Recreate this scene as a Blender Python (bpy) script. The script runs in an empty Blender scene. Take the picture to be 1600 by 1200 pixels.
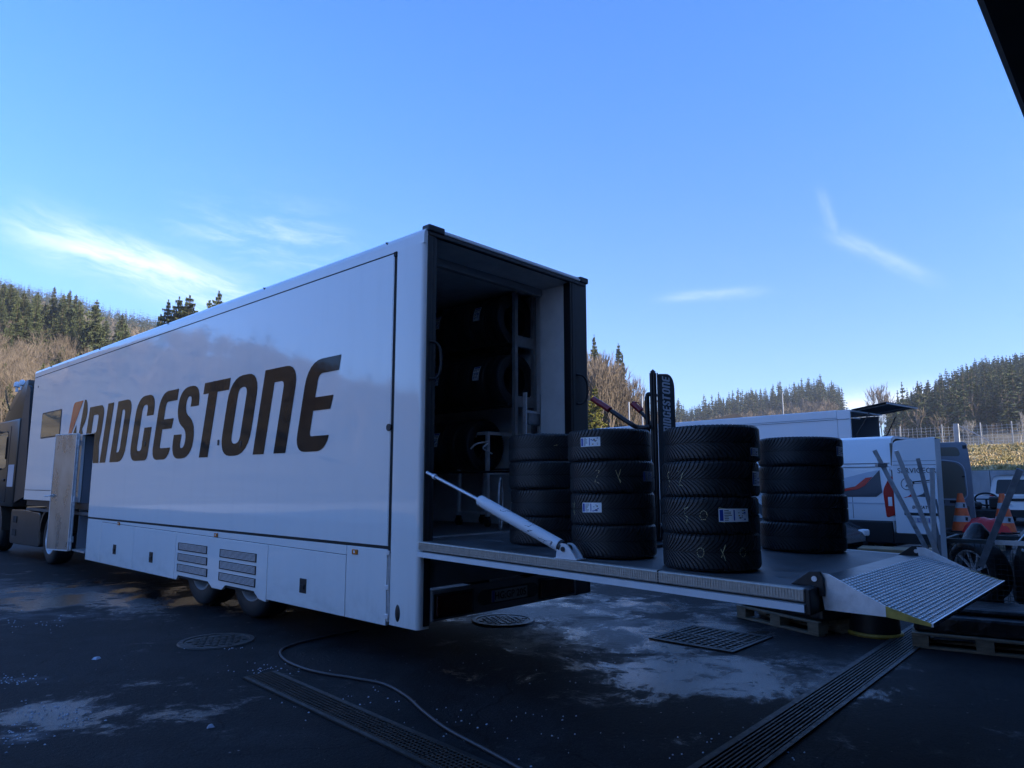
import bpy, bmesh, math, random
import numpy as np
from mathutils import Vector, Matrix
random.seed(7); RNG = np.random.default_rng(7)
R = math.radians
sc = bpy.context.scene
col = sc.collection

# ------------------------------------------------------------------ camera
CAM = (-4.166, -4.961, 1.603); YAW = 0.8267367; PITCH = 0.1378795; FPX = 1105.513
fw = Vector((math.sin(YAW)*math.cos(PITCH), math.cos(YAW)*math.cos(PITCH), math.sin(PITCH)))
rt = Vector((math.cos(YAW), -math.sin(YAW), 0)); up = rt.cross(fw)
cd = bpy.data.cameras.new('camera'); cam = bpy.data.objects.new('camera', cd); col.objects.link(cam)
cd.sensor_fit = 'HORIZONTAL'; cd.sensor_width = 36; cd.lens = 36*FPX/1600; cd.clip_start = .05; cd.clip_end = 9000
m = Matrix((rt, up, -fw)).transposed().to_4x4(); m.translation = Vector(CAM); cam.matrix_world = m
sc.camera = cam
# ------------------------------------------------------------------ light
SUN_EL = R(20); SUN_AZ = R(163)      # azimuth from +Y towards +X
w = bpy.data.worlds.new('World'); sc.world = w; w.use_nodes = True
nt = w.node_tree; N = nt.nodes; L = nt.links
bg = N['Background']; bg.inputs['Strength'].default_value = .15
sky = N.new('ShaderNodeTexSky'); sky.sky_type = 'NISHITA'; sky.sun_disc = False
sky.sun_elevation = SUN_EL; sky.sun_rotation = SUN_AZ; sky.altitude = 700; sky.air_density = 1.0; sky.dust_density = .35; sky.ozone_density = 1.6
tc = N.new('ShaderNodeTexCoord')
def wmath(op, a, b=None, clamp=False):
    n = N.new('ShaderNodeMath'); n.operation = op; n.use_clamp = clamp
    for i, v in enumerate((a, b)):
        if v is None: continue
        if hasattr(v, 'is_linked') or hasattr(v, 'links'): L.new(v, n.inputs[i])
        else: n.inputs[i].default_value = v
    return n.outputs[0]
def wdot(vec):
    n = N.new('ShaderNodeVectorMath'); n.operation = 'DOT_PRODUCT'; L.new(tc.outputs['Generated'], n.inputs[0]); n.inputs[1].default_value = vec
    return n.outputs['Value']
def ray(px, py):
    return (fw*FPX + rt*(px-800) - up*(py-600)).normalized()
def at(px, py, dist):
    d = ray(px, py); k = dist/math.hypot(d.x, d.y); return Vector(CAM) + d*k
def wisp(p0, p1, halfw, amount, nscale, detail=6, lo=.35, hi=.75, warp=.02):
    """cirrus streak between two directions of the sky"""
    a, b = ray(*p0), ray(*p1); c0 = (a+b).normalized(); ax = (b-a); ln = ax.length/2; ax.normalize(); bx = c0.cross(ax).normalized()
    no = N.new('ShaderNodeTexNoise'); no.inputs['Scale'].default_value = 9; no.inputs['Detail'].default_value = 4; L.new(tc.outputs['Generated'], no.inputs['Vector'])
    wv = wmath('MULTIPLY', wmath('SUBTRACT', no.outputs['Fac'], .5), warp*2)
    u = wmath('DIVIDE', wdot(ax), ln); v = wmath('DIVIDE', wmath('ADD', wdot(bx), wv), halfw)
    e = wmath('MULTIPLY', wmath('POWER', wmath('ABSOLUTE', u), 4.0), -1.2); e2 = wmath('MULTIPLY', wmath('POWER', wmath('ABSOLUTE', v), 2.0), -1.3)
    mask = wmath('EXPONENT', wmath('ADD', e, e2))
    comb = N.new('ShaderNodeCombineXYZ'); L.new(wmath('MULTIPLY', wdot(ax), nscale), comb.inputs[0]); L.new(wmath('MULTIPLY', wmath('ADD', wdot(bx), wv), nscale*5), comb.inputs[1])
    n2 = N.new('ShaderNodeTexNoise'); n2.inputs['Scale'].default_value = 1; n2.inputs['Detail'].default_value = detail+4; n2.inputs['Roughness'].default_value = .7; n2.inputs['Distortion'].default_value = .4; L.new(comb.outputs[0], n2.inputs['Vector'])
    mr = N.new('ShaderNodeMapRange'); mr.interpolation_type = 'SMOOTHSTEP'; mr.inputs[1].default_value = lo; mr.inputs[2].default_value = hi; L.new(n2.outputs['Fac'], mr.inputs[0])
    front = wmath('GREATER_THAN', wdot(c0), 0)
    return wmath('MULTIPLY', wmath('MULTIPLY', wmath('MULTIPLY', mask, mr.outputs[0]), amount), front)
ws = [wisp((20, 350), (400, 475), .034, .72, 7, lo=.3, hi=.7), wisp((60, 372), (330, 450), .016, .7, 9, lo=.25, hi=.6),
      wisp((270, 345), (560, 400), .05, .35, 8, lo=.4, hi=.8), wisp((1275, 300), (1310, 380), .007, .13, 12, lo=.2, hi=.7, warp=.01),
      wisp((1300, 365), (1460, 440), .010, .22, 10, lo=.2, hi=.7, warp=.012), wisp((1035, 465), (1195, 456), .007, .22, 12, lo=.2, hi=.7, warp=.005),
      wisp((1230, 645), (1520, 628), .022, .8, 7, lo=.2, hi=.6, warp=.01), wisp((-900, 500), (-200, 420), .08, .6, 6), wisp((1700, 250), (2300, 500), .08, .5, 6)]
tot = ws[0]
for x in ws[1:]: tot = wmath('MAXIMUM', tot, x)
# camera white balance of the sky: a little bluer overhead than at the horizon
zz_ = N.new('ShaderNodeMapRange'); zz_.interpolation_type = 'SMOOTHSTEP'; zz_.inputs[1].default_value = .08; zz_.inputs[2].default_value = .62
L.new(wdot((0, 0, 1)), zz_.inputs[0])
tn = N.new('ShaderNodeMixRGB'); tn.inputs[1].default_value = (.40, .565, .95, 1); tn.inputs[2].default_value = (.335, .74, 1.32, 1); L.new(zz_.outputs[0], tn.inputs[0])
ml = N.new('ShaderNodeMixRGB'); ml.blend_type = 'MULTIPLY'; ml.inputs[0].default_value = 1; L.new(sky.outputs[0], ml.inputs[1]); L.new(tn.outputs[0], ml.inputs[2])
mx = N.new('ShaderNodeMixRGB'); mx.inputs[2].default_value = (4.9, 5.1, 5.5, 1)
L.new(tot, mx.inputs[0]); L.new(ml.outputs[0], mx.inputs[1])
L.new(mx.outputs[0], bg.inputs['Color'])
sd = bpy.data.lights.new('sun', 'SUN'); sd.energy = 5; sd.angle = R(.53); sd.color = (1, .9, .74)
so = bpy.data.objects.new('sun', sd); col.objects.link(so)
sdir = Vector((math.sin(SUN_AZ)*math.cos(SUN_EL), math.cos(SUN_AZ)*math.cos(SUN_EL), math.sin(SUN_EL)))
so.rotation_euler = sdir.to_track_quat('Z', 'Y').to_euler(); so.location = (0, -30, 40)
sc.view_settings.view_transform = 'Standard'; sc.view_settings.look = 'None'; sc.view_settings.gamma = 1; sc.view_settings.use_curve_mapping = False
sc.view_settings.exposure = 1.17

# ------------------------------------------------------------------ materials
def mat(name, color, rough=.5, metal=0, var=0, vscale=8, bump=0, bscale=60, spec=.5, coat=0, color2=None, stretch=(1, 1, 1), detail=5, bdist=.01, coords='Object', emit=0, trans=0, rvar=0):
    ma = bpy.data.materials.new(name); ma.use_nodes = True
    t = ma.node_tree; b = t.nodes['Principled BSDF']
    c = tuple(color)+(1,)
    b.inputs['Base Color'].default_value = c; b.inputs['Roughness'].default_value = rough; b.inputs['Metallic'].default_value = metal
    b.inputs['Specular IOR Level'].default_value = spec; b.inputs['Coat Weight'].default_value = coat; b.inputs['Coat Roughness'].default_value = .02
    if trans: b.inputs['Transmission Weight'].default_value = trans
    if var or bump or color2 or rvar:
        co = t.nodes.new('ShaderNodeTexCoord'); mp = t.nodes.new('ShaderNodeMapping'); mp.inputs['Scale'].default_value = stretch
        t.links.new(co.outputs[coords], mp.inputs[0])
    if var or color2 or rvar:
        n = t.nodes.new('ShaderNodeTexNoise'); n.inputs['Scale'].default_value = vscale; n.inputs['Detail'].default_value = detail+4; n.inputs['Roughness'].default_value = .6
        t.links.new(mp.outputs[0], n.inputs['Vector'])
    if var or color2:
        r = t.nodes.new('ShaderNodeValToRGB'); r.color_ramp.elements[0].position = .32; r.color_ramp.elements[1].position = .7
        if color2: r.color_ramp.elements[0].color = c; r.color_ramp.elements[1].color = tuple(color2)+(1,)
        else:
            r.color_ramp.elements[0].color = tuple(x*(1-var) for x in color)+(1,); r.color_ramp.elements[1].color = tuple(min(1, x*(1+var)) for x in color)+(1,)
        t.links.new(n.outputs['Fac'], r.inputs[0]); t.links.new(r.outputs[0], b.inputs['Base Color'])
    if rvar:
        mr = t.nodes.new('ShaderNodeMapRange'); mr.inputs[1].default_value = .3; mr.inputs[2].default_value = .7; mr.inputs[3].default_value = max(.02, rough-rvar); mr.inputs[4].default_value = rough+rvar
        t.links.new(n.outputs['Fac'], mr.inputs[0]); t.links.new(mr.outputs[0], b.inputs['Roughness'])
    if bump:
        n2 = t.nodes.new('ShaderNodeTexNoise'); n2.inputs['Scale'].default_value = bscale; n2.inputs['Detail'].default_value = 4
        t.links.new(mp.outputs[0], n2.inputs['Vector'])
        bp = t.nodes.new('ShaderNodeBump'); bp.inputs['Strength'].default_value = bump; bp.inputs['Distance'].default_value = bdist
        t.links.new(n2.outputs['Fac'], bp.inputs['Height']); t.links.new(bp.outputs[0], b.inputs['Normal'])
    return ma
def randmat(ma, lo=.7, hi=1.3):
    """vary the base colour per object"""
    t = ma.node_tree; b = t.nodes['Principled BSDF']; oi = t.nodes.new('ShaderNodeObjectInfo'); mr = t.nodes.new('ShaderNodeMapRange')
    mr.inputs[3].default_value = lo; mr.inputs[4].default_value = hi; t.links.new(oi.outputs['Random'], mr.inputs[0])
    hs = t.nodes.new('ShaderNodeHueSaturation'); t.links.new(mr.outputs[0], hs.inputs['Value'])
    l = b.inputs['Base Color'].links
    if l: s = l[0].from_socket; t.links.new(s, hs.inputs['Color'])
    else: hs.inputs['Color'].default_value = b.inputs['Base Color'].default_value
    t.links.new(hs.outputs[0], b.inputs['Base Color']); return ma
M = {}
def paint_white():
    ma = mat('white_trailer_paint', (.86, .85, .84), .06, spec=.55, coat=.5, bump=.22, bscale=.7, bdist=.02)
    t = ma.node_tree; b = t.nodes['Principled BSDF']
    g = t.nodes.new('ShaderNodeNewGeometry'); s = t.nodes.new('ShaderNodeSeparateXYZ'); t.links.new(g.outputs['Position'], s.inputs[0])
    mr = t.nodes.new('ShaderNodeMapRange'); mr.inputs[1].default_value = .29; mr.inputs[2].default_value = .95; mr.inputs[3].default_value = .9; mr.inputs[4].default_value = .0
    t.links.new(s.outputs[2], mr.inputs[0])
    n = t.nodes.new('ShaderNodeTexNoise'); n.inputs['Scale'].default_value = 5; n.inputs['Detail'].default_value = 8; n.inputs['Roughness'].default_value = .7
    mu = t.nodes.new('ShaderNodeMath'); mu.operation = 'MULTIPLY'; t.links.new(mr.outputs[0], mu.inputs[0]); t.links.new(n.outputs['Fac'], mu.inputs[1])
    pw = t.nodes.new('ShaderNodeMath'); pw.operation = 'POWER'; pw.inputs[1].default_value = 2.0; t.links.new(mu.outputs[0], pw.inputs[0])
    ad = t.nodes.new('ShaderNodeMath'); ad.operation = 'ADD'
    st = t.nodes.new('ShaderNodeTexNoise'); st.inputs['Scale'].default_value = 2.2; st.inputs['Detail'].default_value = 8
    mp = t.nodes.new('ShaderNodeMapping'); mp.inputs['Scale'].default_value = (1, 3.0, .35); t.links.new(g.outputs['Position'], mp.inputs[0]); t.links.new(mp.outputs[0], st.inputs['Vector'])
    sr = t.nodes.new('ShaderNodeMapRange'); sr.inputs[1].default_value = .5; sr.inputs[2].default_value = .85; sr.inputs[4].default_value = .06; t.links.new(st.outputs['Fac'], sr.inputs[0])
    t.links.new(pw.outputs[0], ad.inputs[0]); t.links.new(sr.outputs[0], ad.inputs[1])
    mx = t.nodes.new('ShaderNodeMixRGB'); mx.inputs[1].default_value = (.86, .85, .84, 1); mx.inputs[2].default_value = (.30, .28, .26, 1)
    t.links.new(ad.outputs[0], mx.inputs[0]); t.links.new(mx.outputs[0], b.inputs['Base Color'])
    r2 = t.nodes.new('ShaderNodeMapRange'); r2.inputs[3].default_value = .05; r2.inputs[4].default_value = .6; t.links.new(ad.outputs[0], r2.inputs[0]); t.links.new(r2.outputs[0], b.inputs['Roughness'])
    return ma
M['paint'] = paint_white()
M['letters'] = mat('black_gloss_film', (.017, .017, .019), .05, spec=.18, coat=0, bump=.25, bscale=.9, bdist=.02)
M['redfilm'] = mat('red_film', (.55, .03, .015), .12, coat=.6)
M['blackgap'] = mat('black_rubber_seal', (.008, .008, .009), .7)
M['alu'] = mat('brushed_aluminium', (.76, .77, .79), .38, .35, var=.12, vscale=20, bump=.1, bscale=90)
M['aludull'] = mat('dull_aluminium', (.42, .42, .43), .45, .5, var=.2, vscale=9, rvar=.12)
M['doorinner'] = mat('dull_grey_door_lining', (.46, .41, .36), .30, .75, var=.2, vscale=3, stretch=(1, 1, .4), rvar=.1)
M['inner'] = mat('white_inner_wall', (.80, .80, .80), .45, var=.08, vscale=4)
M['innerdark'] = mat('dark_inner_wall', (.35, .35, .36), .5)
M['ceil'] = mat('trailer_ceiling', (.75, .75, .75), .5, var=.1)
M['darkmetal'] = mat('dark_steel', (.03, .032, .035), .4, .5, var=.3, vscale=12)
M['blackpl'] = mat('black_plastic', (.012, .012, .014), .45, var=.2)
M['tyre'] = mat('tyre_rubber', (.014, .015, .017), .55, spec=.45, var=.25, vscale=14, bump=.2, bscale=60, bdist=.002)
M['tread'] = mat('tread_rubber', (.027, .029, .032), .45, spec=.5, var=.3, vscale=16)
M['redtyre'] = mat('dark_red_crate', (.10, .018, .015), .6)
M['glass'] = mat('dark_window_glass', (.02, .018, .016), .03, spec=.9, coat=1)
M['vanglass'] = mat('tinted_van_glass', (.015, .018, .022), .08, spec=.35)
M['chrome'] = mat('polished_wheel', (.62, .64, .68), .3, .4, var=.15, vscale=10)
M['rubberfloor'] = mat('grey_wood_deck', (.075, .082, .09), .5, var=.6, vscale=9, detail=8, stretch=(1, .25, 1), bump=.3, bscale=80, rvar=.12)
M['knurl'] = mat('knurled_aluminium', (.46, .43, .39), .45, .5, var=.15, vscale=30)
M['yellow'] = mat('yellow_paint', (.42, .29, .05), .5, var=.25, vscale=20)
M['whitepaint'] = mat('white_enamel', (.72, .74, .77), .3, var=.06)
M['orange'] = mat('amber_lens', (.55, .16, .01), .25, spec=.7)
M['redlens'] = mat('red_lens', (.05, .004, .004), .25, spec=.7)
M['rearpanel'] = mat('grey_rear_panel', (.17, .17, .18), .45, var=.15, vscale=3)
M['plate'] = mat('plate_white', (.45, .45, .45), .4)
M['textblack'] = mat('print_black', (.01, .01, .012), .4)
M['textblue'] = mat('print_blue', (.02, .06, .35), .4)
M['sticker'] = mat('sticker_paper', (.86, .88, .90), .5, var=.05, vscale=30)
M['chalk'] = mat('yellow_chalk', (.62, .52, .28), .8, var=.4, vscale=60)
M['handlered'] = mat('red_grip', (.28, .02, .03), .35, spec=.6)
M['flag'] = mat('black_flag_cloth', (.018, .018, .020), .75, var=.15, vscale=5)
M['flagtext'] = mat('grey_flag_print', (.30, .31, .34), .7)
M['cabpaint'] = mat('dark_bronze_cab_paint', (.045, .034, .026), .28, .1, spec=.4, coat=.15)
M['wood'] = mat('weathered_pallet_wood', (.17, .14, .10), .8, color2=(.34, .28, .20), vscale=6, stretch=(1, 1, 6), bump=.4, bscale=50)
M['ply'] = mat('plywood', (.24, .18, .10), .7, var=.2, vscale=4)
M['conered'] = mat('orange_cone_plastic', (.90, .15, .04), .45, var=.12, vscale=14)
M['conewhite'] = mat('grey_white_cone_band', (.42, .44, .47), .35, var=.2, vscale=14)
M['redplastic'] = mat('red_plastic_sheet', (.62, .02, .025), .35, bump=.6, bscale=9, bdist=.03)
M['steel'] = mat('galvanised_steel', (.60, .62, .65), .42, .2, var=.3, vscale=14, rvar=.1)
M['steeldark'] = mat('weathered_steel_frame', (.26, .27, .29), .5, .2, var=.3, vscale=10)
M['cage'] = mat('dark_grey_cage_frame', (.045, .052, .05), .6, .3, var=.3, vscale=10)
M['vanwhite'] = mat('white_van_paint', (.74, .76, .79), .2, coat=.6, spec=.5, bump=.1, bscale=1.2)
M['vangrey'] = mat('grey_van_lining', (.22, .24, .28), .5)
M['vantan'] = mat('tan_door_card', (.16, .14, .11), .7)
M['concrete'] = mat('concrete_wall', (.36, .37, .39), .85, var=.2, vscale=1.5, bump=.2, bscale=20, stretch=(1, 1, .4))
M['greydark'] = mat('graphite_film', (.06, .065, .08), .3)
M['greylight'] = mat('light_grey_film', (.45, .50, .58), .3)
M['ramp'] = mat('worn_ramp_plate', (.11, .12, .13), .35, .6, var=.4, vscale=9)
M['chequer'] = mat('polished_chequer_studs', (.85, .86, .88), .28, .5, var=.15, vscale=14)
M['bounce_facade'] = mat('pale_bounce_facade', (.72, .71, .69), .8, var=.08)
M['building'] = mat('dark_brown_cladding', (.035, .032, .030), .6, var=.2, vscale=2)
M['bfloor'] = mat('garage_floor', (.05, .05, .05), .7, var=.2)
M['hose'] = mat('rubber_hose', (.035, .030, .032), .45)
M['iron'] = mat('cast_iron', (.035, .033, .031), .5, .4, var=.4, vscale=25, rvar=.15)
M['pit'] = mat('dark_drain_pit', (.004, .004, .004), .9)
M['rust'] = mat('rusty_dark_bricks', (.045, .032, .024), .7, var=.4, vscale=14)
M['ice'] = mat('thin_ice', (.42, .50, .62), .35, spec=.6, var=.2, vscale=30, bump=.3, bscale=60)

# ------------------------------------------------------------------ mesh helpers
def tag(o, label=None, cat=None, group=None, kind=None):
    if label: o['label'] = label
    if cat: o['category'] = cat
    if group: o['group'] = group
    if kind: o['kind'] = kind
    return o
def thing(name, label, cat, loc=(0, 0, 0), rz=0, group=None):
    o = bpy.data.objects.new(name, None); o.empty_display_size = .2; col.objects.link(o); o.location = loc; o.rotation_euler = (0, 0, rz)
    return tag(o, label, cat, group)
def copy_tree(o, parent=None):
    c = o.copy(); col.objects.link(c)
    if parent is not None: c.parent = parent
    for ch in o.children: copy_tree(ch, c)
    return c
def recopy_mi(c, o): c.matrix_parent_inverse = o.matrix_parent_inverse.copy()
class MB:
    def __init__(s): s.v = []; s.f = []; s.mi = []; s.m = 0
    def add(s, vs, fs):
        b = len(s.v); s.v += [tuple(x) for x in vs]; s.f += [tuple(i+b for i in f) for f in fs]; s.mi += [s.m]*len(fs); return s
    def box(s, x0, x1, y0, y1, z0, z1, mt=None):
        vs = [Vector((x, y, z)) for z in (z0, z1) for y in (y0, y1) for x in (x0, x1)]
        if mt is not None: vs = [mt @ p for p in vs]
        return s.add(vs, [(0, 2, 3, 1), (4, 5, 7, 6), (0, 1, 5, 4), (2, 6, 7, 3), (0, 4, 6, 2), (1, 3, 7, 5)])
    def bar(s, p0, p1, wd, ht, upv=(0, 0, 1)):
        p0, p1 = Vector(p0), Vector(p1); d = (p1-p0).normalized(); u = Vector(upv)
        if abs(d.dot(u)) > .98: u = Vector((1, 0, 0))
        r = d.cross(u).normalized(); u = r.cross(d)
        vs = [p + r*a*wd/2 + u*b*ht/2 for p in (p0, p1) for a, b in ((-1, -1), (1, -1), (1, 1), (-1, 1))]
        return s.add(vs, [(3, 2, 1, 0), (4, 5, 6, 7), (0, 1, 5, 4), (1, 2, 6, 5), (2, 3, 7, 6), (3, 0, 4, 7)])
    def cyl(s, p0, p1, r0, r1=None, n=12, caps=True):
        if r1 is None: r1 = r0
        p0, p1 = Vector(p0), Vector(p1); d = (p1-p0).normalized(); u = Vector((0, 0, 1)) if abs(d.z) < .95 else Vector((1, 0, 0))
        a = d.cross(u).normalized(); b = a.cross(d)
        vs = []
        for p, r in ((p0, r0), (p1, r1)):
            vs += [p + (a*math.cos(2*math.pi*i/n)+b*math.sin(2*math.pi*i/n))*r for i in range(n)]
        fs = [(i, (i+1) % n, n+(i+1) % n, n+i) for i in range(n)]
        if caps: fs += [tuple(range(n-1, -1, -1)), tuple(range(n, 2*n))]
        return s.add(vs, fs)
    def tube(s, pts, r, n=8):
        pts = [Vector(p) for p in pts]; k = len(pts); vs = []; fs = []; a = None
        for i, p in enumerate(pts):
            d = (pts[min(i+1, k-1)]-pts[max(i-1, 0)]).normalized()
            if a is None: a = d.cross(Vector((0, 0, 1)) if abs(d.z) < .9 else Vector((1, 0, 0))).normalized()
            a = (a - d*a.dot(d)).normalized(); b = d.cross(a)
            rr = r[i] if isinstance(r, (list, tuple)) else r
            vs += [p+(a*math.cos(2*math.pi*j/n)+b*math.sin(2*math.pi*j/n))*rr for j in range(n)]
        for i in range(k-1):
            fs += [(i*n+j, i*n+(j+1) % n, (i+1)*n+(j+1) % n, (i+1)*n+j) for j in range(n)]
        fs += [tuple(range(n-1, -1, -1)), tuple(range((k-1)*n, k*n))]
        return s.add(vs, fs)
    def lathe(s, prof, n=32, mt=None, closed=False):
        """prof (r, z) about z"""
        vs = []; k = len(prof)
        for i in range(n):
            a = 2*math.pi*i/n
            for r, z in prof:
                p = Vector((r*math.cos(a), r*math.sin(a), z)); vs.append(mt @ p if mt is not None else p)
        fs = []
        for i in range(n):
            j = (i+1) % n
            for q in range(k if closed else k-1):
                q2 = (q+1) % k; fs.append((i*k+q, j*k+q, j*k+q2, i*k+q2))
        return s.add(vs, fs)
    def prism(s, pts, a0, a1, axis='x'):
        """polygon of (u, v) pulled from a0 to a1 along axis; x: (y,z), y: (x,z), z: (x,y)"""
        k = len(pts)
        def P(u, v, a): return {'x': (a, u, v), 'y': (u, a, v), 'z': (u, v, a)}[axis]
        vs = [P(u, v, a0) for u, v in pts]+[P(u, v, a1) for u, v in pts]
        return s.add(vs, [tuple(range(k)), tuple(range(2*k-1, k-1, -1))]+[(i, k+i, k+(i+1) % k, (i+1) % k) for i in range(k)])
    def mesh(s, name, mats, smooth=0, bevel=0, fixn=True):
        me = bpy.data.meshes.new(name); me.from_pydata(s.v, [], s.f)
        mats = mats if isinstance(mats, (list, tuple)) else [mats]
        for x in mats: me.materials.append(x)
        me.polygons.foreach_set('material_index', s.mi)
        if fixn or bevel:
            bm = bmesh.new(); bm.from_mesh(me)
            if fixn: bmesh.ops.recalc_face_normals(bm, faces=bm.faces)
            if bevel:
                es = [e for e in bm.edges if len(e.link_faces) == 2 and e.calc_face_angle(0) > .5]
                bmesh.ops.bevel(bm, geom=es, offset=bevel, segments=2, affect='EDGES', profile=.5, clamp_overlap=True)
            bm.to_mesh(me); bm.free()
        if smooth: me.shade_smooth(); me.set_sharp_from_angle(angle=R(smooth))
        me.update(); return me
    def build(s, name, mats, parent=None, smooth=0, bevel=0, loc=None, rz=None, label=None, fixn=True):
        o = bpy.data.objects.new(name, s.mesh(name, mats, smooth, bevel, fixn)); col.objects.link(o)
        if parent is not None: o.parent = parent
        if loc is not None: o.location = loc
        if rz is not None: o.rotation_euler = (0, 0, rz)
        if label: o['label'] = label
        return o
def link(name, me, parent=None, loc=None, rot=None):
    o = bpy.data.objects.new(name, me); col.objects.link(o)
    if parent is not None: o.parent = parent
    if loc is not None: o.location = loc
    if rot is not None: o.rotation_euler = rot
    return o
def rp(pts, n=6):
    """polygon with rounded corners, pts (x, y[, r])"""
    out = []; k = len(pts)
    for i, p in enumerate(pts):
        r = p[2] if len(p) > 2 else 0; c = Vector((p[0], p[1]))
        if r <= 0: out.append((c.x, c.y)); continue
        a = Vector(pts[i-1][:2])-c; b = Vector(pts[(i+1) % k][:2])-c
        ra = min(r, a.length*.5 if len(pts[i-1]) > 2 and pts[i-1][2] > 0 else a.length); rb = min(r, b.length*.5 if len(pts[(i+1) % k]) > 2 and pts[(i+1) % k][2] > 0 else b.length)
        A = c+a.normalized()*ra; B = c+b.normalized()*rb
        for q in range(n+1):
            t = q/n; w1 = .62
            # rounder than a plain quadratic
            P = A*(1-t)**3 + (A+(c-A)*w1)*3*t*(1-t)**2 + (B+(c-B)*w1)*3*t*t*(1-t) + B*t**3
            out.append((P.x, P.y))
    return out
def outline_mesh(name, contours, material, depth=.001):
    """flat shape with holes in the x/y plane, with thickness depth, as mesh"""
    cu = bpy.data.curves.new(name, 'CURVE'); cu.dimensions = '2D'; cu.fill_mode = 'BOTH'; cu.extrude = depth/2
    for cc in contours:
        s = cu.splines.new('POLY'); s.points.add(len(cc)-1); s.use_cyclic_u = True
        for q, p in zip(s.points, cc): q.co = (p[0], p[1], 0, 1)
    o = bpy.data.objects.new(name, cu); col.objects.link(o); dg = bpy.context.evaluated_depsgraph_get()
    me = bpy.data.meshes.new_from_object(o.evaluated_get(dg)); bpy.data.objects.remove(o); bpy.data.curves.remove(cu)
    me.materials.clear(); me.materials.append(material); me.name = name; return me
def text_mesh(name, s, size, material, depth=.002, offset=0, shear=0, spacing=1):
    cu = bpy.data.curves.new(name, 'FONT'); cu.body = s; cu.size = size; cu.extrude = depth/2; cu.offset = offset; cu.shear = shear; cu.align_x = 'CENTER'; cu.align_y = 'CENTER'; cu.space_character = spacing; cu.resolution_u = 3
    o = bpy.data.objects.new(name, cu); col.objects.link(o); dg = bpy.context.evaluated_depsgraph_get()
    me = bpy.data.meshes.new_from_object(o.evaluated_get(dg)); bpy.data.objects.remove(o); bpy.data.curves.remove(cu)
    me.materials.clear(); me.materials.append(material); me.name = name; return me
def frame(origin, xdir, ydir):
    x = Vector(xdir).normalized(); y = Vector(ydir).normalized(); z = x.cross(y)
    mt = Matrix((x, y, z)).transposed().to_4x4(); mt.translation = Vector(origin); return mt
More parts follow.
